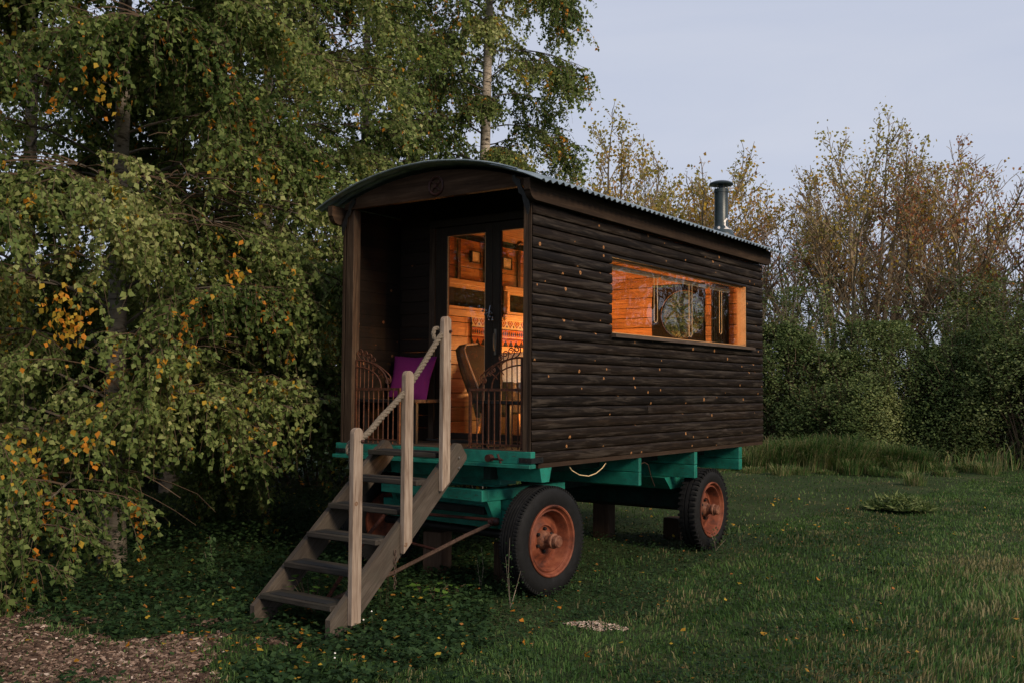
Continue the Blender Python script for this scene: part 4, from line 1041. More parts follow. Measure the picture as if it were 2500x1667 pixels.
def leaves(P, D, L, W, rs, fold=.16, nrm=None):
    """leaf kites: base point P, direction D, length L, width W; optional preferred normals"""
    n = len(P); D = norm(D)
    N = rs.normal(size=(n, 3)) if nrm is None else nrm+rs.normal(size=(n, 3))*.45
    S = norm(np.cross(D, N)); N = norm(np.cross(S, D)); L = np.asarray(L).reshape(-1, 1); W = np.asarray(W).reshape(-1, 1)
    V = np.empty((n, 4, 3)); V[:, 0] = P
    V[:, 1] = P+D*L*.38+S*W*.5-N*W*fold; V[:, 2] = P+D*L; V[:, 3] = P+D*L*.38-S*W*.5-N*W*fold
    return V
class Sticks:
    """many thin tapered twigs, vectorised"""
    def __init__(s): s.A = []; s.B = []; s.ra = []; s.rb = []
    def seg(s, a, b, ra, rb): s.A.append(tuple(a)); s.B.append(tuple(b)); s.ra.append(ra); s.rb.append(rb)
    def line(s, pts, r0, r1):
        n = len(pts)-1
        for i in range(n): s.seg(pts[i], pts[i+1], r0+(r1-r0)*i/n, r0+(r1-r0)*(i+1)/n)
    def build(s, name, mat, parent=None, sides=3, kind=None):
        A = np.array(s.A); B = np.array(s.B); ra = np.array(s.ra)[:, None]; rb = np.array(s.rb)[:, None]; n = len(A)
        if not n: return None
        d = norm(B-A); ref = np.where(np.abs(d[:, 2:3]) > .9, np.array([[1., 0, 0]]), np.array([[0, 0, 1.]]))
        u = norm(np.cross(d, ref)); w = np.cross(d, u); B = B+d*rb*.3
        V = np.empty((n, sides, 4, 3))
        for k in range(sides):
            a0, a1 = 2*PI*k/sides, 2*PI*(k+1)/sides
            e0 = u*math.cos(a0)+w*math.sin(a0); e1 = u*math.cos(a1)+w*math.sin(a1)
            V[:, k, 0] = A+e0*ra; V[:, k, 1] = A+e1*ra; V[:, k, 2] = B+e1*rb; V[:, k, 3] = B+e0*rb
        me = quads_mesh(name, V.reshape(-1, 4, 3), mat)
        return put(name, me, parent)
def keep_out(P):
    """no foliage inside the wagon, on the steps or in front of them"""
    x, y, z = P[:, 0], P[:, 1], P[:, 2]
    a = (x > -2.28) & (x < .3) & (y > -.3) & (y < 5.1) & (z < 3.75)
    b = (x > -1.42) & (y > -2.4) & (y < 0) & (z < 2.6)
    c = (x > -2.5) & (y < .8)
    return ~(a | b | c)

def trunk_line(rs, base, H, lean=(0, 0), wob=.12, n=14):
    pts = []; ox = oy = 0
    for i in range(n+1):
        t = i/n; ox += rs.normal()*wob/n**.5*.5; oy += rs.normal()*wob/n**.5*.5
        pts.append(Vector((base[0]+lean[0]*t*H+ox*t, base[1]+lean[1]*t*H+oy*t, -.03+H*t)))
    return pts
def at_line(pts, t):
    k = max(0, min(len(pts)-1.001, t*(len(pts)-1))); i = int(k); return pts[i].lerp(pts[i+1], k-i)

def birch(name, label, base, H, r0, zlo, nprim, reach, seed, leaf=.052, dens=1.0, strand=(.35, 1.1), zmax=None, lean=(0, 0), azs=None, cap=1e9, au_amt=.05, group=None, droop=1.0, mat='birch_leaf', sub=11, sub_w=9, gap=None, bark='birch_bark'):
    rs = np.random.RandomState(seed); root = thing(name, label, 'tree', (base[0], base[1], 0), group)
    tl = trunk_line(rs, base, H, lean); m = MB(); rad = [r0*(1-.86*(i/(len(tl)-1)))+(.35*r0 if i == 0 else 0) for i in range(len(tl))]
    m.tube(tl, rad, 10); m.build('trunk', MT[bark], root, smooth=True)
    S = Sticks(); LP, LD, LA = [], [], []; big = MB()
    def strand_at(p, out, ln):
        """one hanging twig with leaves"""
        n = max(3, int(ln/.12)); q = Vector(p); d = Vector((out.x*.9+rs.normal()*.5, out.y*.9+rs.normal()*.5, -.05+.3*rs.normal())); pts = [q.copy()]
        for i in range(n):
            d = (d+Vector((rs.normal()*.16, rs.normal()*.16, -.44*droop))).normalized(); q = q+d*(ln/n); pts.append(q.copy())
        S.line(pts, .0028, .0012); turned = 1.0 if rs.rand() < au_amt else 0.0
        cnt = int(ln/.024*dens)
        for k in range(cnt):
            t = rs.rand()*n; i = min(n-1, int(t)); pp = pts[i].lerp(pts[i+1], t-i)
            LP.append((pp.x+rs.normal()*.012, pp.y+rs.normal()*.012, pp.z)); LD.append((rs.normal()*.75, rs.normal()*.75, -.8+rs.normal()*.35)); LA.append(turned if rs.rand() < .75 else (1.0 if rs.rand() < .02 else 0.0))
    for i in range(nprim):
        z = zlo+((zmax or H*.93)-zlo)*((i+rs.rand()*.7)/nprim); t = z/H
        az = (i*2.39996+rs.normal()*.35) if azs is None else azs(i, rs)
        ln = reach(z, az, rs)
        if ln <= .1: continue
        p = at_line(tl, t); up = .55+.25*rs.rand(); d = Vector((math.cos(az), math.sin(az), up)).normalized()
        n = 9; pts = [p.copy()]; q = p.copy()
        for k in range(n):
            d = (d+Vector((rs.normal()*.10, rs.normal()*.10, -.11*droop-.02*k))).normalized(); q = q+d*(ln/n)
            if not keep_out(np.array([tuple(q)]))[0]: break
            pts.append(q.copy())
        if len(pts) < 3: continue
        big.tube(pts, [max(.004, r0*.17*(1-t*.5)*(1-.85*k/n)*min(1, ln/2)) for k in range(len(pts))], 5)
        for j in range(sub):
            s = .22+.78*(j+rs.rand())/sub; b = at_line(pts, s); side = 1 if j % 2 else -1
            a2 = az+side*(.5+.6*rs.rand()); d2 = Vector((math.cos(a2), math.sin(a2), .25+.2*rs.normal())).normalized(); l2 = ln*(.40*(1.15-s)+.10)*(.7+.6*rs.rand())
            q2 = b.copy(); sp = [q2.copy()]
            for k in range(5):
                d2 = (d2+Vector((rs.normal()*.15, rs.normal()*.15, -.16*droop))).normalized(); q2 = q2+d2*(l2/5); sp.append(q2.copy())
            S.line(sp, .009, .003)
            for k in range(sub_w):
                if len(LP) > cap: break
                bb = at_line(sp, rs.rand())
                if gap is not None and mnoise.noise(Vector((bb.x*.75+seed, bb.y*.75, bb.z*1.05)))+.35*mnoise.noise(Vector((bb.x*1.9, bb.y*1.9+seed, bb.z*1.9))) < gap: continue
                strand_at(bb, d2, rs.uniform(*strand)*(.6+.4*min(1, ln/2.2)))
    P = np.array(LP); Dr = np.array(LD); A = np.array(LA); k = keep_out(P); k &= P[:, 2] > .03; P, Dr, A = P[k], Dr[k], A[k]; n = len(P)
    L = rs.uniform(.5, 1.25, n)*leaf; V = leaves(P, Dr, L, L*rs.uniform(.68, .85, n), rs)
    cl = np.array([mnoise.noise(Vector((p[0]*.9+seed, p[1]*.9, p[2]*.9))) for p in P])
    lv = np.clip(rs.beta(2, 2.4, n)*.75+.18+cl*.55, 0, 1); A = A*(rs.rand(n) < .85)
    put('crown', quads_mesh('crown', V, MT[mat], lv, A), root)
    # drop twigs that enter the wagon
    if S.A:
        mid = (np.array(S.A)+np.array(S.B))/2; k = keep_out(mid); S.A = [a for a, q in zip(S.A, k) if q]; S.B = [a for a, q in zip(S.B, k) if q]; S.ra = [a for a, q in zip(S.ra, k) if q]; S.rb = [a for a, q in zip(S.rb, k) if q]
        S.build('twigs', MT['twig'], root)
    big.build('limbs', MT['limb'], root, smooth=True)
    return root, n
import sys
NL = {}
def cam_az(px): return YAW-math.atan((px-1250)/2432.65)
def at_px(px, d): a = cam_az(px); return (CAM[0]-math.sin(a)*d, CAM[1]+math.cos(a)*d)

# the big weeping birch at the left
bx = at_px(285, 10.2)
def reach_a(z, az, rs):
    d = Vector((math.cos(az), math.sin(az))); tow = Vector((CAM[0]-bx[0], CAM[1]-bx[1])).normalized(); k = d.dot(tow)
    base = 2.55 if z < 6 else 2.2
    return base*(1+.12*k)*(.8+.4*rs.rand())
def az_a(i, rs):
    tw = math.atan2(CAM[1]-bx[1], CAM[0]-bx[0])
    return i*2.39996+rs.normal()*.3 if i % 2 else tw+rs.uniform(-1.5, 1.5)
_, NL['a'] = birch('birch_tree', 'big weeping birch at the left with leaves hanging almost to the ground and orange sprays', bx, 10.5, .105, .65, 66, reach_a, 3, azs=az_a, leaf=.053, dens=1.25, strand=(.18, .75), zmax=8.3, au_amt=.055, group='birches around the wagon', sub=16, sub_w=21, gap=-.16)
def spray(root, px, py, d, n, sd, seed):
    """a branch end turned orange"""
    rs = np.random.RandomState(seed); c = at_px(px, d); z = CAM[2]+(962-py)/2432.65*d
    P = np.array([c[0], c[1], z])+rs.normal(size=(n, 3))*np.array(sd); D = np.stack([rs.normal(size=n)*.6, rs.normal(size=n)*.6, -np.ones(n)], 1); L = rs.uniform(.6, 1.15, n)*.052
    put('turned_leaves', quads_mesh('turned_leaves', leaves(P, D, L, L*.8, rs), MT['birch_leaf'], rs.rand(n), np.ones(n)), root, label='spray of leaves turned bright orange')
spray(_, 158, 815, 7.6, 120, (.10, .10, .13), 1); spray(_, 250, 280, 8.0, 36, (.12, .12, .10), 2); spray(_, 60, 1120, 7.4, 34, (.06, .06, .16), 3); spray(_, 230, 1090, 7.5, 26, (.06, .06, .12), 4); spray(_, 570, 690, 8.2, 22, (.05, .05, .10), 5)
# a second birch behind the left side of the wagon
bx = at_px(640, 13.0)
_, NL['b'] = birch('birch_tree', 'leafy birch rising between the big left birch and the wagon roof', bx, 12, .10, 1.3, 44, lambda z, az, rs: (2.5 if z < 7 else 2.1)*(.75+.45*rs.rand()), 8, leaf=.056, dens=1.1, strand=(.18, .65), zmax=9.6, au_amt=.04, group='birches around the wagon', sub=14, sub_w=19, gap=-.20)
# the pale-stemmed birch right above the wagon
bx = at_px(1165, 15.2)
_, NL['c'] = birch('birch_tree', 'tall birch with a straight pale stem standing right behind the wagon roof', bx, 13, .125, 1.4, 66, lambda z, az, rs: 1.98*(.72+.4*rs.rand())*(.55 if math.cos(az+.96) > .75 else 1), 21, leaf=.055, dens=.95, strand=(.18, .65), zmax=11, lean=(.012, .012), au_amt=.07, group='birches around the wagon', sub=13, sub_w=14, gap=-.34, droop=1.35, bark='birch_bark_pale')
# birches further back on the left
bx = at_px(60, 13.5)
_, NL['d'] = birch('birch_tree', 'dim birch behind the big one at the far left edge', bx, 12, .11, 1.4, 34, lambda z, az, rs: 2.7*(.75+.4*rs.rand()), 33, leaf=.068, dens=.85, strand=(.3, .9), zmax=9.5, au_amt=.04, group='birches around the wagon', sub=10, sub_w=7)
bx = at_px(420, 16.5)
_, NL['e'] = birch('birch_tree', 'shaded birch deep behind the big weeping one with sky glinting through', bx, 13, .12, 1.2, 34, lambda z, az, rs: 3.1*(.75+.4*rs.rand()), 41, leaf=.070, dens=.62, strand=(.4, 1.2), zmax=11, au_amt=.03, group='birches around the wagon', sub=10, sub_w=7)
bx = at_px(885, 18.0)
_, NL['f'] = birch('birch_tree', 'distant birch seen through the gap left of the pale stem', bx, 14, .12, 1.2, 30, lambda z, az, rs: 2.6*(.75+.4*rs.rand()), 47, leaf=.070, dens=.62, strand=(.4, 1.0), zmax=12, au_amt=.05, group='birches around the wagon', sub=9, sub_w=7)

# leafy understorey shrubs
def shrub(name, label, c, rx, ry, h, n, leaf, seed, mat, group=None, zmin=0.0, stems=26, au=.02, flat=.0, lumps=2.2, cat='bush', stem_mat='twig'):
    rs = np.random.RandomState(seed); root = thing(name, label, cat, (c[0], c[1], 0), group)
    P = []; tries = 0; off = seed*3.7; S = Sticks(); SP = []
    for i in range(stems):
        a = rs.rand()*2*PI; r1 = rs.rand()**.5; p0 = Vector((c[0]+rx*.3*r1*math.cos(a), c[1]+ry*.3*r1*math.sin(a), -.02)); p1 = Vector((c[0]+rx*1.0*r1*math.cos(a), c[1]+ry*1.0*r1*math.sin(a), h*rs.uniform(.78, 1.16)*math.sqrt(max(.2, 1-r1*r1*.6))))
        pts = [p0.lerp(p1, t/6)+Vector((rs.normal(), rs.normal(), rs.normal()))*.05*(h/2) for t in range(7)]; pts[0] = p0
        S.line(pts, .016*h/3, .004)
        for j in range(9):
            b = at_line(pts, .35+.65*rs.rand()); e = b+Vector((rs.normal()*.30, rs.normal()*.30, abs(rs.normal())*.38))*(h/3.5); S.line([b, b.lerp(e, .5)+Vector((rs.normal(), rs.normal(), rs.normal()))*.04, e], .006, .002); SP.append([b, e])
    while len(P) < n and tries < n*12:
        tries += 1; a = rs.rand()*2*PI; rr = rs.rand()**.5; z = rs.rand()**.85
        k = math.sqrt(max(0, 1-(max(0, z-.25)/.78)**2.0)); x = c[0]+rx*rr*k*math.cos(a); y = c[1]+ry*rr*k*math.sin(a); zz = zmin+(h*.93-zmin)*z
        vv = Vector((x*.82+y*.41+zz*.39+off, -x*.53+y*.74+zz*.42, -x*.21-y*.53+zz*.82)); q = mnoise.noise(vv*lumps*.55)+.6*mnoise.noise(vv*lumps*1.33+Vector((3.3, 1.7, off)))+.3*mnoise.noise(vv*lumps*3.1)
        if q < -.12: continue
        P.append((x, y, zz, q))
    for pts in SP:
        for j in range(22):
            b = at_line(pts, .1+.9*rs.rand()); P.append((b.x+rs.normal()*.05, b.y+rs.normal()*.05, b.z+rs.normal()*.05, .25))
    P = np.array(P); q = P[:, 3]; P = P[:, :3]; k = keep_out(P); P, q = P[k], q[k]; n = len(P)
    D = rs.normal(size=(n, 3)); D[:, 2] = D[:, 2]*.5+flat
    nr = np.stack([P[:, 0]-c[0], P[:, 1]-c[1], np.full(n, rx*.9)], 1)/rx
    L = rs.uniform(.65, 1.25, n)*leaf; V = leaves(P, D, L, L*rs.uniform(.5, .75, n), rs, nrm=nr)
    big_ = np.array([mnoise.noise(Vector((p[0]*.55, p[1]*.55, p[2]*.7+seed))) for p in P]); lv = np.clip(rs.beta(2, 2.6, n)*.75+.10+q*.35+big_*.45, 0, 1); au_ = (rs.rand(n) < au).astype(float)
    put('foliage', quads_mesh('foliage', V, MT[mat], lv, au_), root)
    S.build('stems', MT[stem_mat], root, sides=3)
    return root
# dark thicket behind the birches on the left
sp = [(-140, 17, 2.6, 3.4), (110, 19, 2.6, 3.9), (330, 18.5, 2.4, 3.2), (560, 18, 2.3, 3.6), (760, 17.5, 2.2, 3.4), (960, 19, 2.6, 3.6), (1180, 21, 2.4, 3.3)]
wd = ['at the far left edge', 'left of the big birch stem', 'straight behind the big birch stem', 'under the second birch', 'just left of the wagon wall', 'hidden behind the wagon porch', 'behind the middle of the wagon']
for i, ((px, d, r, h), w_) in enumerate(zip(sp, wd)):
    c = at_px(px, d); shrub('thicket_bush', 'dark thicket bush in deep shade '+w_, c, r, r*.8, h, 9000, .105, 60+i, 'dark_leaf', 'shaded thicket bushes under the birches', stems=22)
# mixed hedge across the field on the right
sp = [(1690, 26.5, 2.2, 4.1), (1900, 25.6, 1.6, 3.5), (2030, 25.0, 1.7, 2.8), (2150, 26.0, 2.1, 3.6), (2290, 25.6, 1.8, 2.9), (2400, 26.2, 1.9, 3.3), (2530, 25.2, 2.2, 3.9), (2760, 26, 2.6, 4.3)]
wd = ['half hidden behind the rear corner of the wagon', 'right beside the rear corner of the wagon', 'with pale dead stems left of the hedge middle', 'tallest in the middle of the hedge', 'under the red-tinged trees', 'toward the right of the hedge', 'dense and tall at the right edge of the photo', 'beyond the right edge of the photo']
for i, ((px, d, r, h), w_) in enumerate(zip(sp, wd)):
    c = at_px(px, d); shrub('hedge_bush', 'dark green hedge bush '+w_, c, r, r*.75, h, 26000 if i < 7 else 9000, .066, 80+i, 'hedge_leaf', 'bushes of the field hedge', stems=46, au=.0, lumps=1.5)
# taller pale willow shrub left of the trees, paler tops
for i, (px, d, r, h, w_) in enumerate([(1935, 26.5, 1.7, 4.6, 'grey green willow bush rising above the hedge beside the wagon corner'), (2380, 27, 1.6, 4.4, 'ragged thorn bush poking above the hedge under the red trees')]):
    shrub('willow_bush', w_, at_px(px, d), r, r*.8, h, 6500, .075, 95+i, 'hedge_leaf', None, stems=60, lumps=1.4, stem_mat='pale_twig')

# multi-stemmed field maples behind the hedge
def maple(name, label, base, H, width, seed, leaf_n, leaf, mat, stems=6, bare=.0, au=.3, group=None, top=.45):
    rs = np.random.RandomState(seed); root = thing(name, label, 'tree', (base[0], base[1], 0), group); S = Sticks(); big = MB(); T = []; TW = []
    def grow(p, d, ln, r, lvl):
        n = 6 if lvl < 2 else 4; pts = [p.copy()]; q = p.copy(); w = .08+.05*lvl
        for k in range(n):
            d = (d+Vector((rs.normal()*w, rs.normal()*w, .035+.03*rs.normal()))).normalized(); q = q+d*(ln/n); pts.append(q.copy())
        if lvl < 1: big.tube(pts, [r*(1-.6*i/n) for i in range(n+1)], 6)
        else: S.line(pts, max(r, .011), max(r*.4, .007))
        if lvl >= 3: T.append(pts[-1]); T.append(at_line(pts, .6)); return
        cn = (7, 6, 5)[lvl]
        for j in range(cn):
            s = (.40 if lvl == 0 else .2)+(.62 if lvl == 0 else .75)*(j+rs.rand()*.8)/cn; b = at_line(pts, min(1, s)); a = rs.rand()*2*PI; sp_ = .55+.40*rs.rand()
            side = Vector((math.cos(a), math.sin(a), 0)); d2 = (d*1.0+side*sp_+Vector((0, 0, .10))).normalized()
            grow(b, d2, ln*(.46-.03*lvl)*(1.25-.5*s)*(.8+.4*rs.rand()), r*(.50-.18*s), lvl+1)
        grow(pts[-1], d, ln*.36, r*.40, lvl+1)
    for i in range(stems):
        a = 2*PI*i/stems+rs.normal()*.3; o = .35*rs.rand()+.1; spr = width/H*(.30+.75*rs.rand())
        grow(Vector((base[0]+o*math.cos(a), base[1]+o*math.sin(a), -.05)), Vector((math.cos(a)*spr, math.sin(a)*spr, 1)).normalized(), H*.66*(.82+.22*rs.rand()), .115*(.7+.5*rs.rand()), 0)
    big.build('trunk', MT['bark'], root, smooth=True); S.build('limbs', MT['bark'] if bare < .5 else MT['pale_twig'], root)
    T = np.array([tuple(t) for t in T]); w = .25+np.clip((T[:, 2]-H*top)/(H*(1-top)), 0, 1); w *= (np.array([mnoise.noise(Vector((t[0]*.8+seed, t[1]*.8, t[2]*.8))) for t in T]) > -.18)*1.0+.15
    w *= np.where(rs.rand(len(T)) < .42, 1.0, .12)
    idx = rs.choice(len(T), leaf_n, p=w/w.sum()); P = T[idx]+rs.normal(size=(leaf_n, 3))*.11; D = rs.normal(size=(leaf_n, 3)); D[:, 2] -= .4
    L = rs.uniform(.6, 1.2, leaf_n)*leaf; V = leaves(P, D, L, L*.85, rs)
    g = np.array([mnoise.noise(Vector((p[0]*.45+seed, p[1]*.45, p[2]*.45+7))) for p in P])
    hgt = np.clip((P[:, 2]-H*.45)/(H*.5), 0, 1); au_ = np.clip(((g*1.6+.5-hgt*.55+au-.3) > rs.rand(leaf_n)*.9), 0, 1).astype(float)
    put('crown', quads_mesh('crown', V, MT[mat], np.clip(rs.beta(2, 2, leaf_n)*.8+.1+hgt*.15, 0, 1), au_), root); return root
G = 'thin autumn trees behind the field hedge'
maple('maple_tree', 'golden olive maple behind the wagon roof, left of the flue', at_px(1560, 29), 9.7, 5.4, 101, 8500, .10, 'olive_leaf', 7, au=.55, group=G)
maple('maple_tree', 'smaller yellow green maple peeping out beside the birch', at_px(1440, 30), 9.0, 3.6, 102, 6500, .115, 'olive_leaf', 5, au=.15, group=G)
maple('maple_tree', 'nearly bare grey twigged tree just right of the flue', at_px(1795, 30), 7.2, 3.8, 103, 2600, .08, 'russet_leaf', 6, bare=.9, au=.2, group=G)
maple('maple_tree', 'tall olive topped maple with several bare lower stems right of the wagon', at_px(2070, 29.5), 9.9, 6.0, 104, 6500, .095, 'olive_leaf', 7, au=.42, group=G)
maple('maple_tree', 'russet leaved maple in the middle of the right hand trees', at_px(2240, 30), 9.7, 5.4, 105, 4800, .09, 'russet_leaf', 6, au=.25, group=G)
maple('maple_tree', 'red brown fan shaped maple toward the right edge', at_px(2370, 30.5), 9.2, 5.8, 106, 4200, .09, 'russet_leaf', 6, au=.12, group=G)
maple('maple_tree', 'low reddish maple cut by the right edge of the photo', at_px(2520, 30), 6.6, 4.2, 107, 5500, .10, 'russet_leaf', 6, au=.1, group=G)
# trees out of the frame on the right and behind, seen only as reflections in the panes
# beyond the right edge of the frame the hedge and trees go on (they mirror in the side window)
def copy_tree(src, x, y, rz, label, sc_=1.0):
    r = src.copy(); COL.objects.link(r); r['label'] = label
    b = src.location.copy(); M_ = Matrix.Translation((x, y, 0)) @ Matrix.Rotation(rz, 4, 'Z') @ Matrix.Scale(sc_, 4)
    r.matrix_world = M_; ORIG[r.name] = M_
    for ch in src.children:
        c = ch.copy(); COL.objects.link(c); c.parent = r; c.matrix_parent_inverse = Matrix.Translation(-b)
    return r
trees = {o['label'][:14]: o for o in bpy.data.objects if o.get('category') in ('tree', 'bush')}
mt = [o for o in bpy.data.objects if o.get('category') == 'tree' and o.name.startswith('maple')]
hb = [o for o in bpy.data.objects if o.name.startswith('hedge_bush')]
bt = [o for o in bpy.data.objects if o.name.startswith('birch_tree')]
for i, (x, y) in enumerate([(3.4, 20.6), (6.2, 20.2), (8.8, 19.0), (11.4, 17.6), (13.8, 15.8), (16.0, 13.5)]):
    copy_tree(hb[i % 4], x, y, 1.3*i+.5, sc_=1.33, label='hedge bush beyond the right edge of the photo, number %s along the hedge' % ('one', 'two', 'three', 'four', 'five', 'six')[i])
for i, (x, y) in enumerate([(5.0, 23.0), (8.5, 22.0), (11.5, 20.5), (14.8, 18.0)]):
    copy_tree(mt[(3, 4, 0, 5)[i]], x, y, 1.9*i+.7, 'autumn maple beyond the right edge of the photo, %s along the hedge' % ('nearest', 'second', 'third', 'farthest')[i])
copy_tree(bt[3], -8.2, -7.6, 2.1, 'birch beyond the left edge of the photo that mirrors in the doors')
copy_tree(bt[4], -5.0, -12.5, .4, 'birch behind the left of the camera that mirrors in the doors')
shrub('young_birch', 'young birch growth behind the rear end of the wagon, glimpsed through the round window', (-4.0, 9.2), 1.3, 1.1, 3.9, 9000, .075, 122, 'olive_leaf', None, stems=40, au=.05, cat='bush')
shrub('young_birch', 'young birch growth close behind the left wall of the wagon seen through its windows', (-3.35, 3.3), .95, 2.2, 3.5, 9000, .060, 121, 'olive_leaf', None, stems=40, au=.05, cat='bush')

# ------------------------------------------------------------------ ground cover
rg = np.random.RandomState(5)
def nz(x, y, s, o=0): return mnoise.noise(Vector((x*s+o, y*s, o*1.3)))
GZ = ground_z
def path_mask(x, y):
    """1 inside the bare patch of wood chips at the lower left"""
    t = x+1.9; yc = -3.62+.6*t; u = (y-yc)/1.0+.5*nz(x, y, 1.3, 4); k = 1-abs(u)
    right = max(0, (x+.75))*2.0; return k-right+.9*nz(x, y, 2.2, 8)+.6*nz(x, y, 7, 18)-.12
def ivy_mask(x, y):
    """how much low leafy growth there is instead of grass"""
    a = 1-max(0, (x+1.5+.55*(y+1.5)*(-.2)))*1.1 if y > -2.6 else 0     # under the trees
    if y > -2.3 and x < -1.3: a = 1
    d = math.hypot(x-.05, y-.3); a = max(a, 1.1-d*.75)
    if -.3 < y < 4.5 and -2.1 < x < .35: a = max(a, .9)
    if -2.0 < y < .2 and -1.3 < x < 0.6: a = max(a, .75)
    if y < -2.2: a = max(a, .45-.1*abs(x))
    return a+.35*nz(x, y, 1.1, 2)
def wedge(n, d0, d1, a0=-31, a1=31, power=1.0):
    d = d0+(d1-d0)*rg.rand(n)**power; az = YAW-np.radians(a0+(a1-a0)*rg.rand(n)); return CAM[0]-np.sin(az)*d, CAM[1]+np.cos(az)*d, d

def grass(n, name, label, fn_len, d0, d1, a0=-31, a1=31, power=1.15, wid=.0035, keep=None, dry=None, seed=0, bend=.5):
    x, y, d = wedge(n, d0, d1, a0, a1, power); X = []
    for i in range(n):
        xi, yi = x[i], y[i]
        if xi < -.4 and -.4 < yi < 4.9 and xi > -1.9 and rg.rand() < .8: continue
        pr = 1.0
        if path_mask(xi, yi) > .12: pr = .22+.9*max(0, nz(xi, yi, 4, 28))
        iv = ivy_mask(xi, yi)
        if iv > .55: pr *= .22
        if keep is not None: pr *= keep(xi, yi)
        if rg.rand() > pr: continue
        X.append((xi, yi, d[i], fn_len(xi, yi)))
    X = np.array(X); n = len(X); z = np.array([GZ(a, b) for a, b in X[:, :2]])
    P = np.stack([X[:, 0], X[:, 1], z], 1); L = X[:, 3]*rg.uniform(.35, 1.6, n); a = rg.rand(n)*2*PI
    comb = np.array([nz(p[0], p[1], .8, 20) for p in P])*4.0
    lean = np.stack([np.cos(a)*.5+np.cos(comb)*.35, np.sin(a)*.5+np.sin(comb)*.35, np.zeros(n)], 1)*bend*2
    w = (wid*(1+X[:, 2]*.13))*rg.uniform(.7, 1.4, n); s = np.stack([np.cos(a+1.3), np.sin(a+1.3), np.zeros(n)], 1)*w[:, None]/2
    up = np.array([0, 0, 1.]); mid = P+(up*.62+lean*.28)*L[:, None]; tip = P+(up*.85+lean*.85)*L[:, None]
    V = np.empty((n, 2, 4, 3)); V[:, 0, 0] = P-s; V[:, 0, 1] = P+s; V[:, 0, 2] = mid+s*.8; V[:, 0, 3] = mid-s*.8
    V[:, 1, 0] = mid-s*.8; V[:, 1, 1] = mid+s*.8; V[:, 1, 2] = tip+s*.12; V[:, 1, 3] = tip-s*.12
    g1 = np.array([nz(p[0], p[1], .75, 31) for p in P]); g2 = np.array([nz(p[0], p[1], 2.6, 37) for p in P])
    lv = np.clip(.46+g1*.42+g2*.30+rg.normal(size=n)*.17+.20*np.clip((X[:, 0]-.8)/2.2, 0, 1), 0, 1); au = np.clip(.10+g2*.55-g1*.40, .02, .7)
    if dry is not None: au = np.clip(au+np.array([dry(p[0], p[1]) for p in P]), 0, .92)
    au = (rg.rand(n) < au)*rg.uniform(.5, 1, n)
    me = quads_mesh(name, V.reshape(-1, 4, 3), MT['grass'], np.repeat(lv, 2), np.repeat(au, 2)); o = put(name, me)
    tag(o, label, 'grass', kind='stuff'); return o
def dry_patch(x, y): return .75*max(0, 1-((x-2.55)/.75)**2-((y-4.1)/.8)**2)+.30*max(0, nz(x, y, .5, 50))
def turf_len(x, y):
    l = .030+.018*nz(x, y, .9, 12)+.02*max(0, nz(x, y, 3.1, 77))
    k = max(0, min(1, (x-1.9-.25*(y-1)*0)/1.2)) if y < 5 else 0
    l += k*.036*(1+.5*nz(x, y, 1.5, 3)); l += .10*max(0, nz(x, y, 1.9, 60)-.35); return max(.02, l)
grass(350000, 'grass', 'short rough autumn grass covering the field around the wagon', turf_len, 5.0, 27, dry=dry_patch, a0=-35, a1=46, power=1.15)
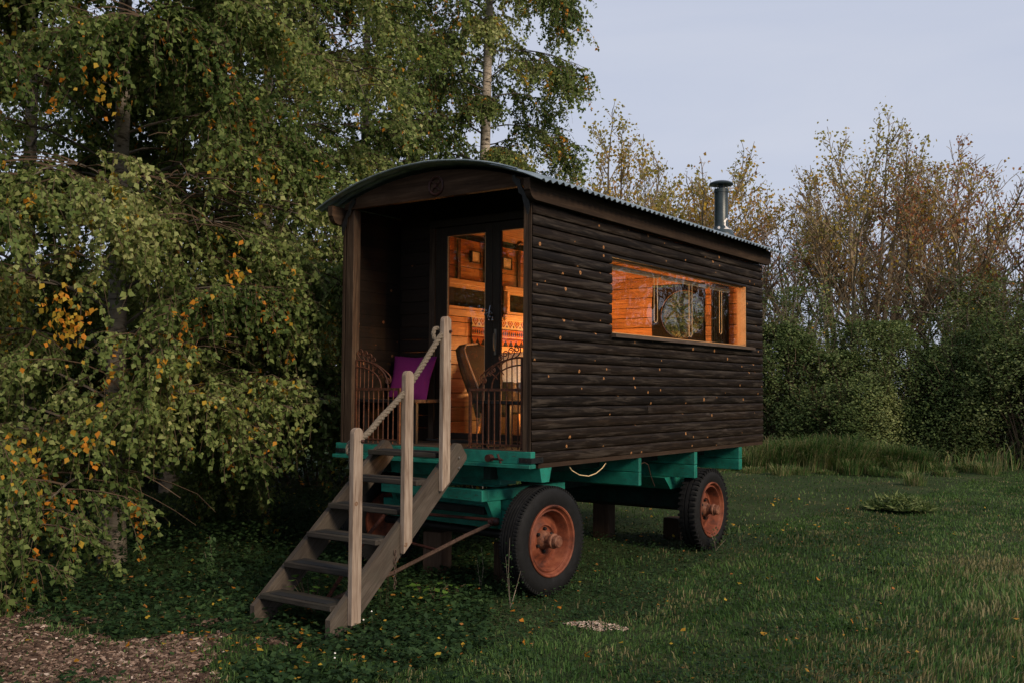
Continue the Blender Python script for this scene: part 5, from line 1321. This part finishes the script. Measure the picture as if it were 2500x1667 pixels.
# tall rank grass before the hedge, beyond the rear of the wagon
def fringe_keep(x, y):
    dd = math.hypot(x-CAM[0], y-CAM[1]); e = 23.0+nz(x, y, .5, 9)*2.2
    return (.10+1.0*max(0, nz(x, y, .8, 33))) if e < dd < 25.5 else 0
grass(60000, 'hedge_grass', 'dim dry stalks and grass along the foot of the field hedge', lambda x, y: .40+.35*nz(x, y, .7, 5), 20.0, 25.4, 8, 30, 1.0, .0045, keep=fringe_keep, dry=lambda x, y: .42, bend=.45)
def tussocks():
    rs = np.random.RandomState(44); B = []; 
    for k in range(150):
        a = rs.rand()*6.28; r = rs.rand()**.5; x, y = -2.45+1.75*r*math.cos(a)+.5*r*math.sin(a), 14.5+1.1*r*math.sin(a)+.9*r*math.cos(a); h = (.85-.40*r)*rs.uniform(.75, 1.2)
        if nz(x, y, .9, 4) < -.15: h *= .5
        if k % 4 == 0: x, y, h = x+rs.normal()*1.3, y+rs.normal()*.9-.3, h*rs.uniform(.35, .6)
        tn = rs.rand()
        for i in range(230):
            b = rs.rand()*6.28; q = rs.rand()**.5; B.append((x+.20*q*math.cos(b), y+.20*q*math.sin(b), h*rs.uniform(.45, 1.1), b+rs.normal()*.4, .15+.55*q*rs.rand()+.15*rs.rand(), tn))
    B = np.array(B); n = len(B); P = np.stack([B[:, 0], B[:, 1], np.full(n, -.01)], 1); L = B[:, 2:3]; out = np.stack([np.cos(B[:, 3]), np.sin(B[:, 3]), np.zeros(n)], 1); bd = B[:, 4:5]
    s = np.stack([-out[:, 1], out[:, 0], np.zeros(n)], 1)*rs.uniform(.0025, .006, (n, 1)); up = np.array([0, 0, 1.])
    p1 = P+(up*.50+out*bd*.25)*L; p2 = P+(up*.86+out*bd*.75)*L; p3 = P+(up*(1.02-.30*bd)+out*bd*1.35)*L
    V = np.empty((n, 3, 4, 3)); V[:, 0] = np.stack([P-s, P+s, p1+s, p1-s], 1); V[:, 1] = np.stack([p1-s, p1+s, p2+s*.7, p2-s*.7], 1); V[:, 2] = np.stack([p2-s*.7, p2+s*.7, p3+s*.1, p3-s*.1], 1)
    au = (rs.rand(n) < .18+.35*B[:, 5])*rs.uniform(.4, 1, n); lv = np.clip(.35+.4*B[:, 5]+rs.normal(size=n)*.2, 0, 1)
    o = put('tall_grass', quads_mesh('tall_grass', V.reshape(-1, 4, 3), MT['grass'], np.repeat(lv, 3), np.repeat(au, 3))); tag(o, 'tall rank arching grass in a loose mound before the hedge', 'grass', kind='stuff')
tussocks()

def low_leaves(n, name, label, region, leaf, zfn, mat, seed, au=.01, up=.9):
    rs = np.random.RandomState(seed); P = []
    while len(P) < n:
        x, y, w = region(rs)
        if w > rs.rand(): P.append((x, y, GZ(x, y)+abs(zfn(rs, x, y))))
    P = np.array(P); D = rs.normal(size=(n, 3)); D[:, 2] = D[:, 2]*.35-.1; nr = np.zeros((n, 3)); nr[:, 2] = up*2
    k = ~((P[:, 0] > -1.23) & (P[:, 0] < -.39) & (P[:, 1] < -.3) & (P[:, 1] > -1.75) & (P[:, 2] > .16+(P[:, 1]+1.55)*.9)); P, D, nr = P[k], D[k], nr[k]; n = len(P)
    L = rs.uniform(.55, 1.3, n)*leaf; V = leaves(P, D, L, L*rs.uniform(.75, 1.0, n), rs, nrm=nr, fold=.1)
    g = np.array([nz(p[0], p[1], 1.5, seed) for p in P]); lv = np.clip(rs.beta(2, 2.5, n)+g*.3, 0, 1)
    o = put(name, quads_mesh(name, V, MT[mat], lv, (rs.rand(n) < au).astype(float))); tag(o, label, 'ground cover', kind='stuff'); return o
def reg_left(rs):
    az = YAW-math.radians(rs.uniform(-34, -1)); d = 5.0+9*rs.rand()**1.2; x, y = CAM[0]-math.sin(az)*d, CAM[1]+math.cos(az)*d
    w = 1.0 if ivy_mask(x, y) > .42 else .06
    if path_mask(x, y) > .02: w *= .06+.6*max(0, nz(x, y, 3.1, 41))
    return x, y, w
def reg_right(rs):
    az = YAW-math.radians(rs.uniform(-8, 22)); d = 5.2+7.5*rs.rand()**1.2; x, y = CAM[0]-math.sin(az)*d, CAM[1]+math.cos(az)*d
    return x, y, (1.0 if ivy_mask(x, y) > .50 else .10 if nz(x, y, 2.2, 14) < .05 else .55)
low_leaves(46000, 'ground_ivy', 'dark bramble and ivy leaves carpeting the ground under the birches and around the steps', reg_left, .042, lambda rs, x, y: rs.rand()**1.3*(.10+.20*max(0, min(1, (-x-1.6)*.5))*(1+nz(x, y, .9, 3))), 'ivy', 71, au=.012)
low_leaves(30000, 'creeping_weeds', 'small leafy weeds creeping through the grass in front of the wheels', reg_right, .026, lambda rs, x, y: rs.rand()**1.5*.085, 'ivy', 72, au=.015)

# wood chips trodden into the bare patch
def chips():
    rs = np.random.RandomState(9); V = []; lv = []; n = 0
    corners = np.array([(-1, -1, -1), (1, -1, -1), (1, 1, -1), (-1, 1, -1), (-1, -1, 1), (1, -1, 1), (1, 1, 1), (-1, 1, 1)])*.5
    F = [(0, 3, 2, 1), (4, 5, 6, 7), (0, 1, 5, 4), (1, 2, 6, 5), (2, 3, 7, 6), (3, 0, 4, 7)]
    while n < 11000:
        az = YAW-math.radians(rs.uniform(-34, -3)); d = 5.0+4.6*rs.rand(); x, y = CAM[0]-math.sin(az)*d, CAM[1]+math.cos(az)*d
        pm = path_mask(x, y)
        if pm < rs.rand()*1.1-.18: continue
        n += 1; l = rs.uniform(.012, .060); w = l*rs.uniform(.22, .6); t = rs.uniform(.003, .009)
        M_ = Euler((rs.normal()*.25, rs.normal()*.25, rs.rand()*6.28)).to_matrix(); c = corners*np.array([l, w*rs.uniform(.6, 1), t]); c[4:, 0] *= .8
        c = c @ np.array(M_).T+np.array([x, y, GZ(x, y)+.004+rs.rand()*.014]); V += [c[list(f)] for f in F]; v_ = rs.beta(1.6, 2.2); lv += [v_]*6
    o = put('wood_chips', quads_mesh('wood_chips', np.array(V), MT['chip'], np.array(lv))); tag(o, 'pale and brown wood chips scattered over the bare earth before the steps', 'wood chips', kind='stuff')
    rs = np.random.RandomState(19); V = []; lv = []
    for k in range(480):
        a = rs.rand()*6.28; r = rs.rand()**.6; x, y = .82+.21*r*math.cos(a)+.05*math.sin(3*a), -.40+.12*r*math.sin(a); l = rs.uniform(.005, .022)
        M_ = Euler((rs.normal()*.3, rs.normal()*.3, rs.rand()*6.28)).to_matrix(); c = corners*np.array([l, l*.6, .004]); c = c @ np.array(M_).T+np.array([x, y, GZ(x, y)+.006+.018*(1-r)]); V += [c[list(f)] for f in F]; lv += [.7+.3*rs.rand()]*6
    o = put('sawdust_patch', quads_mesh('sawdust_patch', np.array(V), MT['chip'], np.array(lv))); tag(o, 'small pale patch of sawdust in the grass before the front wheel', 'sawdust', kind='stuff')
chips()
# fallen leaves
def fallen():
    rs = np.random.RandomState(15); P = []
    while len(P) < 420:
        az = YAW-math.radians(rs.uniform(-31, 31)); d = 5.0+11*rs.rand()**1.3; x, y = CAM[0]-math.sin(az)*d, CAM[1]+math.cos(az)*d
        if rs.rand() > (1 if x < .5 else .22)*max(0, .35+1.6*nz(x, y, .8, 91)): continue
        P.append((x, y, GZ(x, y)+.035+.02*rs.rand()))
    P = np.array(P); n = len(P); D = rs.normal(size=(n, 3)); D[:, 2] *= .3; nr = np.zeros((n, 3)); nr[:, 2] = 2
    L = rs.uniform(.018, .055, n); V = leaves(P, D, L, L*.8, rs, nrm=nr); o = put('fallen_leaves', quads_mesh('fallen_leaves', V, MT['birch_leaf'], rs.rand(n), np.ones(n))); tag(o, 'orange and yellow birch leaves fallen on the grass', 'fallen leaves', kind='stuff')
fallen()
# single plants
def rosette(name, label, c, n, size, h, mat, seed, stems=0, cat='plant'):
    rs = np.random.RandomState(seed); root = thing(name, label, cat, (c[0], c[1], 0)); S = Sticks(); P = []; D = []; 
    for i in range(n):
        a = rs.rand()*6.28; q = Vector((c[0]+math.cos(a)*.03, c[1]+math.sin(a)*.03, 0)); e = Vector((c[0]+math.cos(a)*size*(.4+rs.rand()), c[1]+math.sin(a)*size*(.4+rs.rand()), h*(.5+.6*rs.rand())))
        S.line([q, q.lerp(e, .5)+Vector((0, 0, .03)), e], .003, .0015); P.append(e); D.append((math.cos(a), math.sin(a), -.1))
    P = np.array([tuple(p) for p in P]); D = np.array(D); L = rs.uniform(.8, 1.2, n)*size*.55; nr = np.zeros((n, 3)); nr[:, 2] = 2
    put('leaves', quads_mesh('leaves', leaves(P, D, L, L*.95, rs, nrm=nr, fold=.08), MT[mat], rs.rand(n), np.zeros(n)), root); S.build('stems', MT['twig'], root)
for i, (x, y, lab) in enumerate([(-.82, -.33, 'bright lime green seedling left of the pair beneath the front axle'), (-.62, -.20, 'bright lime green seedling with round leaves beneath the front axle'), (-.60, -.42, 'small lime green seedling nearest the steps in front of the others')]):
    rosette('seedling', lab, (x, y), 9, .10, .09, 'lime_leaf', 200+i)
rosette('seedling', 'pale green leafy plant growing up between the two lowest treads', (-1.02, -1.32), 12, .12, .26, 'lime_leaf', 204)
def spike(name, label, c, h, n, leaf, seed, mat='ivy', spread=.05):
    rs = np.random.RandomState(seed); root = thing(name, label, 'plant', (c[0], c[1], 0)); S = Sticks(); P = []
    for k in range(3):
        a = rs.rand()*6.28; top = Vector((c[0]+math.cos(a)*spread*(k+.3), c[1]+math.sin(a)*spread*(k+.3), h*(1-.25*k))); b = Vector((c[0], c[1], 0)); pts = [b, b.lerp(top, .5)+Vector((rs.normal()*.01, rs.normal()*.01, 0)), top]; S.line(pts, .003, .0015)
        for i in range(n//3): P.append(tuple(at_line(pts, .25+.75*rs.rand())+Vector((rs.normal(), rs.normal(), rs.normal()))*.018))
    P = np.array(P); nn = len(P); D = rs.normal(size=(nn, 3)); L = rs.uniform(.6, 1.3, nn)*leaf
    put('leaves', quads_mesh('leaves', leaves(P, D, L, L*.6, rs), MT[mat], rs.uniform(.5, 1, nn), np.zeros(nn)), root); S.build('stems', MT['pale_twig'], root)
spike('weed', 'tall thin weed standing against the tread of the front wheel', (.02, -.30), .52, 90, .022, 300)
spike('weed', 'short bushy weed under the front axle left of the wheel', (-.58, .12), .34, 80, .028, 301)
spike('weed', 'upright leafy weed in the undergrowth left of the steps', (-2.35, -1.15), .42, 260, .042, 302, spread=.12)
spike('weed', 'small weed hiding the foot of the rear wheel', (.12, 3.15), .22, 60, .028, 303)
def daisies():
    rs = np.random.RandomState(12); spots = [(-.72, -.92, .30), (-.68, -.90, .33), (-.70, -.86, .27), (-.35, -1.4, .12), (-.28, -1.55, .10), (.12, -2.2, .08), (.30, -2.35, .07), (.22, -2.3, .09)]
    for i, (x, y, z) in enumerate(spots):
        lab = ['tiny white flower lowest of the cluster beside the near stringer', 'tallest tiny white flower beside the near stringer', 'tiny white flower at the back of the cluster beside the near stringer', 'tiny white flower close to the foot of the tallest visible post', 'tiny white flower right at the foot of the front post',
               'tiny white flower at the left of three in the front turf', 'tiny white flower nearest the bottom edge of the photo', 'tiny white flower at the right of three in the front turf'][i]
        root = thing('daisy', lab, 'flower', (x, y, 0), 'tiny white wild flowers')
        S = Sticks(); S.line([Vector((x, y, 0)), Vector((x+.01, y, z*.6)), Vector((x, y, z))], .0015, .001); S.build('stem', MT['twig'], root)
        MB().lathe([(z-.002, .002), (z, .006), (z+.005, .004), (z+.007, .001)], 8, Matrix.Translation((x, y, 0)), 'z').build('petals', MT['flower'], root)
daisies()
# a dark heap of cut grass on the field
def heap():
    rs = np.random.RandomState(77); n = 2600; c = (.64, 8.2); r = rs.rand(n)**.5; a = rs.rand(n)*6.28
    P = np.stack([c[0]+.42*r*np.cos(a), c[1]+.40*r*np.sin(a), .01+.17*(1-r*r)*rs.rand(n)], 1); D = rs.normal(size=(n, 3)); D[:, 2] = np.abs(D[:, 2])*.4; L = rs.uniform(.05, .16, n)
    o = put('weed_clump', quads_mesh('weed_clump', leaves(P, D, L, L*.18, rs), MT['hedge_leaf'], rs.rand(n), np.zeros(n))); tag(o, 'low dark clump of coarse weeds standing out of the mown field', 'plant')
heap()
print('leaf counts', NL, 'tris', sum(sum(len(p.vertices)-2 for p in m.polygons) for m in bpy.data.meshes if m.name.split('.')[0] not in ('board', 'lining_board')))
